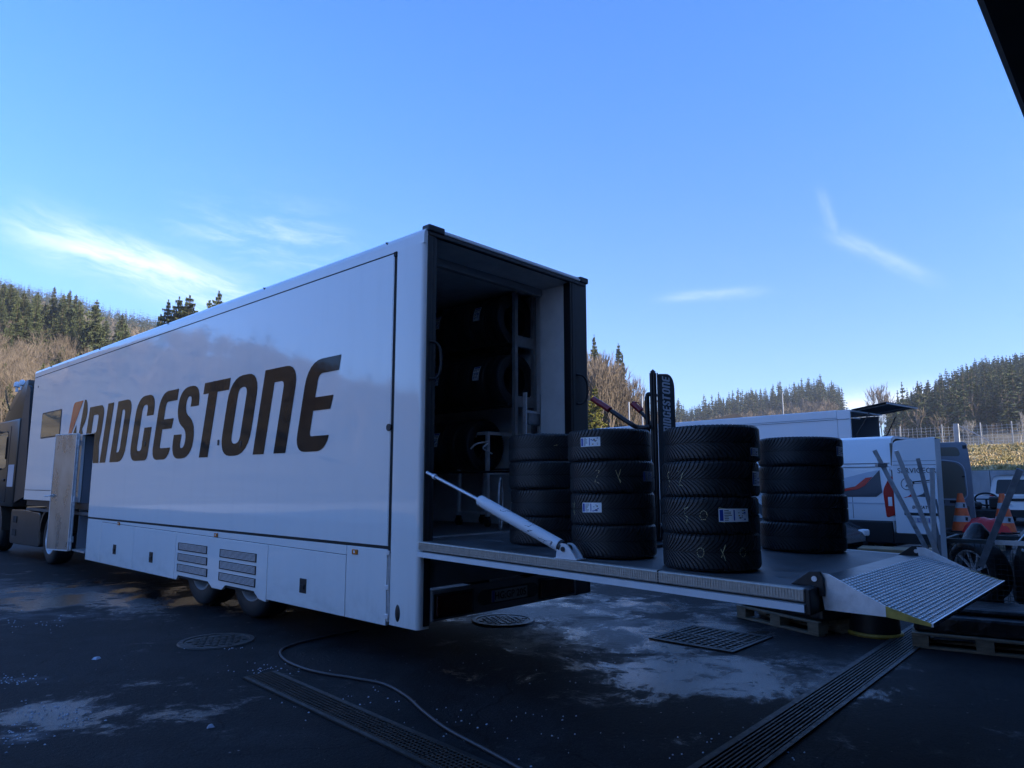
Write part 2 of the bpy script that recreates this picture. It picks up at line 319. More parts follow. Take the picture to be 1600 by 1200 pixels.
# ================================================================== SETTING
# ---- asphalt: wet, dark, with drying patches
def asphalt():
    ma = bpy.data.materials.new('wet_asphalt'); ma.use_nodes = True; t = ma.node_tree; b = t.nodes['Principled BSDF']; n = t.nodes; l = t.links
    g = n.new('ShaderNodeNewGeometry')
    def noise(sc_, det, rough=.6, dist=0):
        x = n.new('ShaderNodeTexNoise'); x.inputs['Scale'].default_value = sc_; x.inputs['Detail'].default_value = det; x.inputs['Roughness'].default_value = rough; x.inputs['Distortion'].default_value = dist
        l.new(g.outputs['Position'], x.inputs['Vector']); return x.outputs['Fac']
    def ramp(f, a, c, lo=0, hi=1):
        x = n.new('ShaderNodeMapRange'); x.interpolation_type = 'SMOOTHSTEP'; x.inputs[1].default_value = a; x.inputs[2].default_value = c; x.inputs[3].default_value = lo; x.inputs[4].default_value = hi; l.new(f, x.inputs[0]); return x.outputs[0]
    def mix(f, a, c):
        x = n.new('ShaderNodeMixRGB'); l.new(f, x.inputs[0])
        for i, q in ((1, a), (2, c)):
            if isinstance(q, tuple): x.inputs[i].default_value = q+(1,)
            else: l.new(q, x.inputs[i])
        return x.outputs[0]
    def mth(op, a, c):
        x = n.new('ShaderNodeMath'); x.operation = op
        for i, q in enumerate((a, c)):
            if isinstance(q, (int, float)): x.inputs[i].default_value = q
            else: l.new(q, x.inputs[i])
        return x.outputs[0]
    big = noise(.33, 7, .62, .6); mid = noise(1.6, 7, .65, .3); fine = noise(26, 4, .7); grit = noise(70, 4, .8)
    wet0 = mth('ADD', mth('ADD', mth('MULTIPLY', big, .55), mth('MULTIPLY', mid, .33)), mth('MULTIPLY', fine, .12))
    wet = ramp(wet0, .46, .535)
    def voro(sc_, th):
        v = n.new('ShaderNodeTexVoronoi'); v.inputs['Scale'].default_value = sc_; l.new(g.outputs['Position'], v.inputs['Vector'])
        sx = n.new('ShaderNodeSeparateColor'); l.new(v.outputs['Color'], sx.inputs[0])
        return mth('MULTIPLY', ramp(v.outputs['Distance'], .34, .24), ramp(sx.outputs[0], th, th+.02)), v.outputs['Distance']
    spark, _ = voro(40, .985); chip, dist = voro(85, .80)
    col1 = mix(ramp(grit, .35, .68), (.004, .004, .0045), (.044, .044, .048))
    col1 = mix(ramp(mid, .38, .66, 0, .65), col1, (.012, .012, .014))
    col2 = mix(mth('MULTIPLY', wet, .75), col1, (.0045, .0045, .0055))
    col3 = mix(mth('MULTIPLY', chip, .5), col2, (.075, .075, .08))
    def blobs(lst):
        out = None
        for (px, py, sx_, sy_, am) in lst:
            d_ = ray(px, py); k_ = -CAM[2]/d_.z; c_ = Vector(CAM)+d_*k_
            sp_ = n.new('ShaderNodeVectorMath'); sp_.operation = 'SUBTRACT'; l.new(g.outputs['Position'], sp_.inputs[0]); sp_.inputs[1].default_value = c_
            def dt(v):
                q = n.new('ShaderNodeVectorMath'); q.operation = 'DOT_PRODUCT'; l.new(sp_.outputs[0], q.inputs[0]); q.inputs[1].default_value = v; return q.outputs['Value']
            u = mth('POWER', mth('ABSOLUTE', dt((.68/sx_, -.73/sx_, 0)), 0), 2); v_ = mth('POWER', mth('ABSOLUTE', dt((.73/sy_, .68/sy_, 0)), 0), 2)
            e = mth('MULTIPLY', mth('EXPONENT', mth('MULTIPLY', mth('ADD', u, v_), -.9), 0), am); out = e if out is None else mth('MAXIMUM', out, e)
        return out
    # ragged salt and frost stains, plus sky sheen painted in as pale patches
    stain_sheen = blobs(((70, 962, 1.9, .55, .75), (40, 925, 2.2, .5, .5), (110, 1108, .42, .22, .9), (20, 1062, .6, .16, .8), (40, 1148, .45, .2, .8), (300, 908, 1.6, .35, .4), (170, 900, 2.0, .4, .4), (1010, 1030, 1.0, .55, .5), (1120, 1075, .9, .5, .5), (930, 1000, .8, .4, .4), (880, 955, 1.2, .6, .35), (560, 1085, .8, .2, .3)))
    # glossier patches: elsewhere the surface is rougher and reflects less
    gloss_patch = blobs(((60, 930, 3.4, 1.3, 1.0), (250, 940, 2.4, .9, .8), (1000, 990, 1.5, .9, 1.0), (1120, 1055, 1.2, .7, 1.0), (860, 950, 1.8, 1.0, .9), (1250, 900, 3.0, 1.6, .8), (110, 1115, .7, .4, .75), (600, 900, 3, 1.5, .7)))
    rg0 = noise(1.3, 10, .76, .35); gloss_mask = ramp(mth('ADD', mth('MULTIPLY', gloss_patch, .62), mth('MULTIPLY', mth('SUBTRACT', rg0, .5), 2.3)), .12, .52)
    wet = mth('MULTIPLY', wet, ramp(gloss_mask, 0, 1, .15, 1))
    rag = noise(3.6, 9, .76, .25); st_ = ramp(mth('ADD', mth('MULTIPLY', stain_sheen, .42), rag), .70, .90); st2 = mth('MULTIPLY', st_, ramp(grit, .25, .6, .35, 1))
    col4 = mix(st2, col3, (.075, .08, .09)); col5 = mix(mth('MULTIPLY', spark, .9), col4, (.30, .30, .32))
    ck = n.new('ShaderNodeTexVoronoi'); ck.feature = 'DISTANCE_TO_EDGE'; ck.inputs['Scale'].default_value = .42
    wv = n.new('ShaderNodeTexNoise'); wv.inputs['Scale'].default_value = 1.3; wv.inputs['Detail'].default_value = 6; l.new(g.outputs['Position'], wv.inputs['Vector'])
    wm = n.new('ShaderNodeMixRGB'); wm.blend_type = 'ADD'; wm.inputs[0].default_value = .55; l.new(g.outputs['Position'], wm.inputs[1]); l.new(wv.outputs['Color'], wm.inputs[2]); l.new(wm.outputs[0], ck.inputs['Vector'])
    crack = mth('MULTIPLY', ramp(ck.outputs['Distance'], .006, .0015), ramp(big, .42, .5)); col5 = mix(mth('MULTIPLY', crack, .85), col5, (.002, .002, .002))
    l.new(col5, b.inputs['Base Color'])
    rg = mth('ADD', ramp(wet, 0, 1, .55, .12), mth('MULTIPLY', grit, .18)); l.new(mth('SUBTRACT', rg, mth('MULTIPLY', gloss_mask, .16)), b.inputs['Roughness'])
    l.new(mth('MULTIPLY', ramp(wet, 0, 1, .42, .75), ramp(gloss_mask, 0, 1, .30, 1.0)), b.inputs['Specular IOR Level'])
    hg2 = mth('ADD', mth('ADD', mth('MULTIPLY', fine, .010), mth('MULTIPLY', grit, .0065)), mth('MULTIPLY', mid, .012))
    bp = n.new('ShaderNodeBump'); bp.inputs['Distance'].default_value = 1.0; l.new(ramp(wet, 0, 1, 1.0, .30), bp.inputs['Strength'])
    l.new(hg2, bp.inputs['Height']); l.new(bp.outputs[0], b.inputs['Normal'])
    return ma
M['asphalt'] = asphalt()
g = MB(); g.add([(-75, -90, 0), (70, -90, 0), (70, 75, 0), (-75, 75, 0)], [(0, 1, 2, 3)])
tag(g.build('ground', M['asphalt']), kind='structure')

M['bounce_apron'] = mat('bounce_gravel', (.24, .22, .19), .9, color2=(.36, .33, .29), vscale=.5, detail=8)  # unseen pale ground, added to bounce sunlight onto the trailer side
g = MB(); g.add([(-75, -40, .004), (-13, -40, .004), (-13, 75, .004), (-75, 75, .004)], [(0, 1, 2, 3)]); tag(g.build('bounce_ground', M['bounce_apron']), kind='structure')
# ---- terrain around the valley: heights on rings, by bearing
RR = [52, 75, 100, 150, 200, 300, 450, 600, 850, 1500, 3000]
TT = {-180: [0, 0, 1, 2, 3, 6, 12, 20, 35, 60, 90], -100: [0, 0, 1, 3, 6, 14, 26, 36, 48, 60, 90], -60: [0, 0, 3, 8, 14, 26, 40, 52, 62, 80, 100],
      -39: [0, 1, 4, 11, 18, 30, 42, 52, 60, 80, 100], -23: [0, 2, 6, 17, 30, 52, 66, 80, 100, 120, 140], -5: [0, 2, 6, 16, 30, 55, 75, 100, 140, 150, 160],
      9: [0, 1.5, 6, 19, 36, 58, 92, 130, 186, 190, 195], 14: [0, 1.5, 6, 18, 33, 52, 86, 124, 178, 180, 185], 18: [0, 1.5, 6, 17, 30, 48, 80, 116, 164, 165, 170], 21: [0, 1.5, 6, 16, 28, 45, 76, 112, 162, 160, 160], 27.5: [0, 1.5, 5, 14, 29, 42, 68, 100, 145, 145, 145],
      40: [0, 0, 3, 8, 16, 26, 38, 50, 60, 70, 80], 53.6: [0, 0, 4, 12, 10, 12, 22, 36, 44, 50, 60], 57.7: [0, 0, 3, 10, 8, 10, 22, 36, 38, 50, 60],
      61: [0, 0, 1, 1, 2, 8, 30, 40, 40, 45, 50], 66: [0, 0, 1, 2, 3, 9, 36, 50, 50, 50, 50], 71: [0, 2, 3, 3, 4, 10, 41, 55, 54, 50, 50], 73: [0, 3, 4, 4, 5, 10, 36, 42, 40, 36, 40], 74.5: [0, 4, 4.4, 5, 6, 9, 16, 22, 22, 22, 24],
      75.6: [0, 4, 4.4, 5, 7, 11, 22, 30, 30, 28, 30], 77.5: [0, 4.2, 4.5, 6, 9, 17, 32, 44, 42, 40, 40], 79.6: [0, 4.3, 4.6, 6, 10, 20, 40, 55, 54, 50, 50], 81.3: [0, 4.3, 4.6, 7, 11, 23, 46, 62, 62, 60, 60], 84: [0, 4.2, 4.6, 7, 11, 24, 47, 63, 66, 70, 70],
      100: [0, 2, 4, 7, 11, 22, 44, 60, 66, 70, 80], 140: [0, 0, 2, 4, 6, 12, 24, 36, 50, 60, 80]}
TA = sorted(TT); TA2 = TA+[180]; TH = np.array([TT[a] for a in TA]+[TT[-180]], float)
CX0, CY0 = CAM[0], CAM[1]
def hz_arr(x, y, rough=True):
    x = np.asarray(x, float); y = np.asarray(y, float)
    r = np.hypot(x-CX0, y-CY0); a = np.degrees(np.arctan2(x-CX0, y-CY0))
    i = np.clip(np.searchsorted(TA2, a, side='right')-1, 0, len(TA2)-2); TAa = np.array(TA2, float)
    f = (a-TAa[i])/(TAa[i+1]-TAa[i]); f = f*f*(3-2*f)
    j = np.clip(np.searchsorted(RR, r, side='right')-1, 0, len(RR)-2); RA = np.array(RR, float)
    gq = np.clip((r-RA[j])/(RA[j+1]-RA[j]), 0, 1)
    h0 = TH[i, j]*(1-gq)+TH[i, j+1]*gq; h1 = TH[i+1, j]*(1-gq)+TH[i+1, j+1]*gq
    h = h0*(1-f)+h1*f
    if rough: h = h + np.clip((r-90)/200, 0, 1)*(1.6*np.sin(x*.041+1.3)*np.cos(y*.037)+.8*np.sin(x*.11)*np.sin(y*.13+.6))
    return h-.25*np.clip((75-r)/20, 0, 1)
def hz(x, y): return float(hz_arr([x], [y])[0])
M['earth'] = mat('dry_grass_and_leaf_litter', (.07, .055, .030), .95, color2=(.16, .125, .07), vscale=.12, detail=8, bump=.8, bscale=1.2, bdist=.4)
rings = np.concatenate([np.linspace(50, 110, 9), np.linspace(120, 340, 18), np.linspace(365, 900, 22), np.array([1000, 1200, 1500, 2000, 3000])])
azs = np.radians(np.concatenate([np.arange(-180, 5, 3.), np.arange(5, 90, .75), np.arange(90, 180, 3.)]))
A_, R_ = np.meshgrid(azs, rings, indexing='ij'); X_ = CX0+R_*np.sin(A_); Y_ = CY0+R_*np.cos(A_); Z_ = hz_arr(X_.ravel(), Y_.ravel()).reshape(X_.shape)
vs = np.stack([X_.ravel(), Y_.ravel(), Z_.ravel()], 1); na, nr = X_.shape
g = MB(); g.add(vs.tolist(), [(i*nr+j, i*nr+j+1, ((i+1) % na)*nr+j+1, ((i+1) % na)*nr+j) for i in range(na) for j in range(nr-1)])
tag(g.build('terrain', M['earth'], smooth=180, fixn=False), kind='structure')

# ---- grass slope above the concrete wall
def slope_z(x, y):
    k = min(1, max(0, (x-44.2)/15)); return 2.28 + 2.15*k - .015*(y-2)*k + .05*math.sin(x*1.9+y*.7)*math.cos(y*1.3)*(1 if x > 44.5 else 0)
M['slopegrass'] = mat('sunlit_dry_grass', (.30, .24, .10), .95, color2=(.68, .53, .31), vscale=1.4, detail=9, bump=1, bscale=2.2, bdist=.25)
g = MB(); xs = [44.15+i*.5 for i in range(40)]+[66, 72, 80, 90]; ys = [-42+j*.8 for j in range(72)]
g.add([(x, y, slope_z(x, y) if x < 63 else slope_z(63, y)) for x in xs for y in ys], [(i*len(ys)+j, (i+1)*len(ys)+j, (i+1)*len(ys)+j+1, i*len(ys)+j+1) for i in range(len(xs)-1) for j in range(len(ys)-1)])
tag(g.build('grass_slope', M['slopegrass'], smooth=180), kind='structure')
# grass tufts: short tilted blades, too many to count
tb = MB(); M['tuft'] = mat('dry_grass_tufts', (.30, .26, .09), .9, color2=(.80, .62, .36), vscale=1.1, detail=4)
for k in range(7000):
    x = 44.3+random.random()**1.2*14; y = -6+random.random()*13; z = slope_z(x, y)-.02; a = random.random()*6.28; hgt = random.uniform(.08, .26); wd = random.uniform(.06, .2)
    d = Vector((math.cos(a), math.sin(a), 0)); tip = Vector((x+random.uniform(-.12, .12), y+random.uniform(-.12, .12), z+hgt)); p = Vector((x, y, z))
    tb.add([p-d*wd, p+d*wd, tip], [(0, 1, 2)]); e = Vector((-d.y, d.x, 0)); tb.add([p-e*wd, p+e*wd, tip+d*.04], [(0, 1, 2)])
tag(tb.build('grass_tufts', M['tuft'], fixn=False), 'tufts of dry grass on the sunlit slope above the grey wall', 'grass', kind='stuff')

# ---- concrete retaining wall of separate panels
wl = thing('retaining_wall', 'pale grey concrete panel wall in shade below the sunlit grass slope', 'wall', (44, 0, 0))
me = None
g = MB(); g.box(-.06, .14, -1.235, 1.235, 0, 2.26)
for k in range(7): g.box(-.075, -.06, -1.1+k*.35, -1.1+k*.35+.1, .05, 2.2)
pm = g.mesh('panel', M['concrete'])
for k in range(20): link('panel', pm, wl, (0, -40+k*2.5+1.25, 0))
# ---- wire fence along the top of the slope
fz = 4.42
fe = thing('wire_fence', 'wire mesh fence with slim grey posts along the top of the grass slope', 'fence', (60.5, 0, fz))
g = MB(); g.cyl((0, 0, -.2), (0, 0, 1.75), .045, n=8); pm = g.mesh('post', M['concrete'])
for k, y in enumerate([-36, -31, -26, -21, -16, -11, -6, -1.2, 1.0, 3.4, 5.4, 8, 11]): link('post', pm, fe, (0, y, 0))
g = MB()
for k in range(150): y = -36+k*.32; g.bar((-.06, y, .05), (-.06, y, 1.6), .012, .012)
for k in range(7): g.bar((-.07, -36, .08+k*.25), (-.07, 12, .08+k*.23), .012, .012)
tag(g.build('wire_mesh', M['steel'], fe), kind='stuff')
g = MB(); g.box(-.16, .16, -.16, .16, -.3, 1.75); cp = g.build('end_post', M['concrete'], None, loc=(57.5, 6.45, 4.2), bevel=.02); tag(cp, 'thick pale concrete post at the end of the fence by the grey door', 'post')
g = MB(); g.bar((57.5, 6.25, 5.8), (57.5, 4.2, 4.45), .07, .07); o = g.build('bracing_strut', M['concrete']); tag(o, 'slanting strut leaning on the thick fence end post', 'strut')
g = MB(); g.box(-.4, .4, -2.2, 2.2, 0, .24); o = g.build('concrete_beam', M['concrete'], loc=(58.8, -.6, 4.25), rz=.05, bevel=.03); tag(o, 'pale concrete beam lying on the top of the grass slope', 'beam')

# ---- the building behind the camera whose gateway the photo is taken from
bl = thing('garage_building', 'dark building with an open gateway, its lintel overhead at the upper right', 'building', (0, -4.5, 0))
TOP = 13.5
g = MB(); g.box(-10.5, -8.5, -.35, -.03, 0, TOP); g.box(7.5, 47, -.35, -.03, 0, TOP); g.build('wall', M['building'], bl)
g = MB(); g.box(-10.5, -8.5, -.029, 0, 0, TOP); g.box(7.5, 47, -.029, 0, 0, TOP); g.box(-8.5, 7.5, .001, .03, 4.02, TOP); g.build('bounce_panel', M['bounce_facade'], bl)  # unseen pale layer over the front, added to bounce light into the trailer
g = MB(); g.box(-8.5, 7.5, -.33, .0, 4.0, TOP); g.build('lintel', M['building'], bl)
g = MB(); g.box(-10.5, 47, -16, -.35, TOP-.3, TOP); g.build('roof', M['building'], bl)
g = MB(); g.box(-10.5, 47, -16.3, -16, 0, TOP); g.box(-10.8, -10.5, -16.3, 0, 0, TOP); g.box(47, 47.3, -16.3, 0, 0, TOP); g.build('back_wall', M['building'], bl)
g = MB(); g.box(-10.5, 30, -16, -.35, 4.6, 4.8); g.build('ceiling', M['building'], bl)

# ---- drains
def drain(name, label, p0, p1, wd, seg, mat_, mode):
    p0, p1 = Vector(p0+(0,)), Vector(p1+(0,)); ln = (p1-p0).length; a = math.atan2((p1-p0).y, (p1-p0).x)
    t = thing(name, label, 'drain', p0, a)
    g = MB(); g.box(0, ln, -wd/2, wd/2, .002, .004); g.build('pit', M['pit'], t)
    g = MB(); g.box(0, ln, wd/2, wd/2+.035, .003, .014); g.box(0, ln, -wd/2-.035, -wd/2, .003, .014); g.build('rail', M['iron'], t)
    g = MB()
    nx = int(seg/.032)
    if mode == 'grid':
        for k in range(nx): x = .012+k*(seg-.024)/(nx-1); g.box(x-.0045, x+.0045, -wd/2+.004, wd/2-.004, .004, .016)
        for k in range(7): y = -wd/2+.008+k*(wd-.016)/6; g.box(.006, seg-.006, y-.003, y+.003, .004, .018)
    else:
        nb = 9
        for k in range(nb): y = -wd/2+.01+k*(wd-.02)/(nb-1); g.box(.004, seg-.004, y-.006, y+.006, .004, .018)
        for x in (.01, seg*.5, seg-.01): g.box(x-.005, x+.005, -wd/2+.004, wd/2-.004, .004, .0135)
    gm = g.mesh('grate', mat_)
    for k in range(int(ln/seg)): link('grate', gm, t, (k*seg+.004, 0, 0))
    return t
drain('drain_channel', 'long narrow slotted drain crossing the wet asphalt below the trailer skirt', (-1.035, .80), (-1.36, -4.0), .215, .6, M['rust'], 'grid')
drain('drain_channel', 'long drain with lengthwise bars running to the pallet at the lower right', (6.2, -2.80), (-3.5, -3.06), .25, 1.0, M['iron'], 'bars')
# ---- manholes
def manhole(cx, cy, r, label, bumps):
    t = thing('manhole_cover', label, 'manhole', (cx, cy, 0))
    g = MB(); g.lathe([(r-.05, .004), (r-.045, .016), (r, .016), (r+.01, .003)], 48); g.build('rim', M['iron'], t, smooth=30)
    g = MB(); g.cyl((0, 0, .002), (0, 0, .009), r-.055, n=48); g.build('lid', M['iron'], t)
    g = MB(); s = .075
    for i in range(-8, 9):
        for j in range(-8, 9):
            x, y = (i+.5*(j % 2))*s, j*s*.87
            if math.hypot(x, y) < r-.09: g.box(x-.022, x+.022, y-.022, y+.022, .009, .016)
    g.build('tread_studs', M['iron'], t); return t
manhole(-.70, 2.30, .36, 'round cast iron manhole cover on the asphalt beside the two trailer wheels', 1)
manhole(2.07, .92, .36, 'round cast iron manhole cover just under the rear bumper and number plate', 1)
# square gully grate
t = thing('gully_grate', 'square cast iron gully grate in the wet asphalt beneath the lift platform', 'drain', (2.83, -1.32, 0), R(0))
g = MB(); g.box(-.42, .42, -.42, .42, .002, .004); g.build('pit', M['pit'], t)
g = MB()
for a, b in (((-.46, .46), (.42, .46)), ((-.46, .46), (-.46, -.42))): g.box(a[0], a[1], b[0], b[1], .003, .016)
g.box(-.46, -.42, -.42, .42, .003, .0155); g.box(.42, .46, -.42, .42, .003, .0155); g.build('rim', M['iron'], t)
g = MB()
for k in range(11): y = -.39+k*.078; g.box(-.41, .41, y-.011, y+.011, .004, .0145)
for k in range(11): x = -.39+k*.078; g.box(x-.009, x+.009, -.41, .41, .004, .0152)
g.box(-.02, .02, -.41, .41, .004, .0165)
g.build('grate', M['iron'], t)
# ---- hose on the ground
def gp(px, py, z=0):
    d = ray(px, py); k = (z-CAM[2])/d.z; return Vector(CAM)+d*k
def smooth_path(pts, n=8):
    out = []; P = [pts[0]]+pts+[pts[-1]]
    for i in range(1, len(P)-2):
        for q in range(n):
            t = q/n; a, b, c, d = P[i-1], P[i], P[i+1], P[i+2]
            out.append(.5*((2*b)+(c-a)*t+(2*a-5*b+4*c-d)*t*t+(-a+3*b-3*c+d)*t**3))
    out.append(pts[-1]); return out
hp = [gp(x, y, .012) for x, y in ((560, 985), (520, 992), (485, 1000), (455, 1008), (438, 1018), (445, 1031), (468, 1042), (500, 1051), (555, 1060), (600, 1069), (635, 1088), (662, 1112), (700, 1140), (760, 1172), (812, 1201), (860, 1232))]
g = MB(); g.tube(smooth_path(hp), .012, 8); tag(g.build('hose', M['hose'], smooth=60), 'thin dark hose snaking over the wet asphalt from under the trailer', 'hose')
# thin ice and snow crumbs: low irregular lumps
ir = random.Random(5)
def ice(px, py, r, n=9, h=.012):
    c = gp(px, py); g = MB(); pts = []
    for k in range(n): a = 2*math.pi*k/n; q = r*ir.uniform(.5, 1.2); pts.append((c.x+q*math.cos(a), c.y+q*math.sin(a)*.8))
    top = [(c.x+(x-c.x)*.6, c.y+(y-c.y)*.6, .0+h*ir.uniform(.7, 1.2)) for x, y in pts]
    g.add([(x, y, .0015) for x, y in pts]+top+[(c.x, c.y, h*1.3)], [(i, (i+1) % n, n+(i+1) % n, n+i) for i in range(n)]+[(n+i, n+(i+1) % n, 2*n) for i in range(n)])
    return g
for px, py, r, lb in ((329, 1137, .025, 'small lump of ice on the dark asphalt in front of the slotted drain'), (152, 1030, .045, 'small flat piece of ice on the asphalt left of the manhole cover')):
    o = ice(px, py, r, h=.018).build('ice_lump', M['ice'], smooth=60); tag(o, lb, 'ice')
g = MB()
for k in range(420):
    cx, cy, sx, sy = ir.choice([(60, 1115, 60, 16), (110, 1120, 45, 14), (30, 1062, 40, 8), (40, 975, 60, 10), (330, 1014, 45, 2), (300, 905, 90, 6), (520, 1095, 110, 18), (420, 1045, 60, 8), (900, 1040, 120, 30), (760, 1130, 160, 40), (1100, 1170, 150, 30), (20, 1150, 40, 20)])
    px, py = cx+ir.gauss(0, sx*.6), cy+ir.gauss(0, sy*.6)
    if py > 1215 or py < 900: continue
    q = ice(px, py, ir.uniform(.003, .011), n=5, h=.006); g.add(q.v, q.f)
tag(g.build('ice_crumbs', M['ice']), 'scattered crumbs of ice and salt on the wet asphalt', 'ice', kind='stuff')

# ================================================================== TRAILER
T = thing('semi_trailer', 'long glossy white box trailer with large black lettering and open rear above the lift platform', 'trailer', (0, 0, 0))
WT = .05
def side_wall(name, pts, mt=None, x0=0.0, x1=WT, **k): 
    g = MB(); g.prism(pts, x0, x1, 'x'); return g.build(name, mt or M['paint'], T, **k)
DY0, DY1 = 8.80, 9.45                      # side doorway
# main upper panel, with the doorway cut out of its lower edge
side_wall('side_panel', [(.445, 1.015), (DY0, 1.015), (DY0, 2.45), (DY1, 2.45), (DY1, 1.245), (10.7, 1.245), (12.94, 1.245), (12.94, 3.83), (.445, 3.83)])
side_wall('nose_strip', [(9.45, 1.24), (12.94, 1.24), (12.94, 1.235), (9.45, 1.235)], M['blackgap'], -.001, .04)
g = MB(); g.box(-.004, .002, 9.5, 12.93, 1.437, 1.447); g.build('nose_seam', M['blackgap'], T)
# rounded cant rail along the roof edge
prof = [(0.0, 3.845)]+[(.10-.10*math.cos(a), 3.93+.085*math.sin(a)) for a in [i*math.pi/2/6 for i in range(7)]]+[(.4, 4.02), (.4, 3.972), (.125, 3.972), (.125, 3.845)]
g = MB(); g.prism(prof, -.0, 12.95, 'y'); g.build('cant_rail', M['paint'], T, smooth=40)
g = MB(); g.box(.0035, .05, .43, 12.95, 3.829, 3.846); g.build('cant_seam', M['blackgap'], T)
g = MB(); g.box(.4, 2.55, 0, 12.95, 3.97, 4.02); g.build('roof', M['inner'], T)
# rear corner column (rounded outer edge)
cpts = [(.13, .0), (.045, .0)]+[(.045-.045*math.sin(a), .045-.045*math.cos(a)) for a in [i*math.pi/2/5 for i in range(1, 6)]]+[(0, .398), (.13, .398)]
g = MB(); g.prism(cpts, .315, 3.845, 'z'); g.build('corner_column', M['paint'], T, smooth=40)
g = MB(); g.box(.006, .05, .398, .446, .34, 3.83); g.build('column_gap', M['blackgap'], T)
g = MB(); g.box(-.006, .02, .404, .412, .34, .95); g.box(-.008, .02, .420, .428, .34, .95); g.build('hinge_rail', M['alu'], T)
g = MB()
for z in (.36, .62, .93): g.box(-.016, .0, .405, .455, z, z+.045)
hg = g.build('hinge', M['alu'], T, bevel=.004)
g = MB(); g.box(-.01, .01, .405, .443, 3.80, 3.845); g.build('gap_cap', M['blackgap'], T)
# black seam between upper panel and lockers
g = MB(); g.box(.008, .05, .44, 8.8, .985, 1.016); g.build('waist_seam', M['blackgap'], T)
# narrow strip and lockers below
ZB, ZT = .30, .984
g = MB(); g.prism([(1.105, .893), (8.09, .955), (8.09, ZT), (1.105, ZT)], .0, .04, 'x'); g.build('upper_strip', M['paint'], T)
g = MB(); g.box(.012, .036, .45, 8.7, ZB+.03, ZT-.001); g.build('skirt_backing', M['blackgap'], T)
def top_at(y): return .893+(y-1.105)*(.955-.893)/(8.09-1.105)-.007
def locker(y0, y1, low=None):
    pts = [(y0, ZB if low is None else low[0][1]), (y1, ZB)] if low is None else low
    pts = pts+[(y1, min(ZT, top_at(y1) if 1.105 <= y1 <= 8.095 and y0 >= 1.09 else ZT)), (y0, top_at(y0) if y0 >= 1.09 and y1 <= 8.1 else ZT)]
    g = MB(); g.prism(pts, -.003, .035, 'x'); return g.build('locker_door', M['paint'], T, bevel=.003)
lk = [locker(8.105, DY0-.02), locker(6.675, 8.095), locker(5.135, 6.665), 
      locker(2.635, 5.125, [(2.635, .27), (2.80, .285), (2.92, .36), (3.62, .36), (3.72, .295), (3.98, .295), (4.10, .36), (5.0, .36), (5.05, .30), (5.125, .30)]), locker(1.105, 2.625), locker(.45, 1.095)]
def handle(y, z):
    g = MB(); g.box(-.008, .0, y-.065, y+.065, z-.075, z+.075); h = g.build('locker_handle', M['blackpl'], T, bevel=.006)
    g = MB(); g.box(-.02, -.009, y-.035, y+.035, z-.03, z+.012); g.build('latch', M['darkmetal'], h, bevel=.003)
for y, z in ((7.42, .55), (5.95, .53), (1.87, .52)): handle(y, z)
# ventilation grilles: three rows over each wheel
def grille(y0, y1, z):
    g = MB(); g.box(-.007, -.0032, y0, y1, z, z+.085); v = g.build('vent_grille', M['blackpl'], T)
    g = MB()
    for k in range(6): zz = z+.008+k*.0135; g.box(-.012, -.0075, y0+.012, y1-.012, zz, zz+.006)
    g.build('louvres', M['alu'], v)
    g = MB(); e = .007
    g.box(-.0125, -.0035, y0-e, y1+e, z+.085, z+.085+e); g.box(-.0125, -.0035, y0-e, y1+e, z-e, z); g.box(-.012, -.0036, y0-e, y0, z, z+.085); g.box(-.012, -.0036, y1, y1+e, z, z+.085)
    g.build('grille_frame', M['blackpl'], v)
for i, z in enumerate((.70, .56, .42)):
    grille(4.17-.02*i, 5.02-.0*i, z-.0); grille(2.89, 3.79, z-.01)
def marker(y, z, label=None):
    g = MB(); g.box(-.016, -.0035, y-.045, y+.045, z-.025, z+.025); o = g.build('marker_lamp', M['orange'], T, bevel=.006, label=label)
    g = MB(); g.box(-.018, -.0165, y-.008, y+.012, z-.012, z+.012); g.build('reflector', M['sticker'], o)
for y, z in ((7.31, .955), (3.93, .945), (.95, .93)): marker(y, z)
g = MB(); g.lathe([(.0, -.006), (.035, -.004), (.04, .0)], 20, frame((0, .28, .43), (0, 0, 1), (0, 1, 0)) @ Matrix.Diagonal((1.9, .9, -1, 1)))
g.build('oval_lamp', M['blackpl'], T, smooth=50)
g = MB(); g.cyl((-.012, .465, 2.12), (.0, .465, 2.12), .035, n=14); g.build('round_lock', M['blackpl'], T, smooth=50)
for y, z in ((6.47, 2.18), (3.41, 2.07), (4.02, 2.11)):
    g = MB(); g.box(-.009, -.0045, y-.022, y+.022, z-.035, z+.035); g.build('small_lock', M['blackpl'], T, bevel=.003)
for y in (.55, 3.0, 5.9, 8.9, 11.8):
    g = MB(); g.bar((.02, y-.05, 3.93), (.02, y+.04, 3.98), .014, .014); g.bar((.0, y+.04, 3.98), (.03, y-.02, 3.90), .012, .012); g.build('roof_hook', M['darkmetal'], T)
g = MB(); g.box(-.004, .01, 12.60, 12.64, 3.60, 3.64); g.build('small_stud', M['darkmetal'], T)
# panel joints of the tall side flap
g = MB(); g.box(.0, .003, .455, .458, 1.02, 3.83); g.build('flap_edge', M['blackgap'], T)
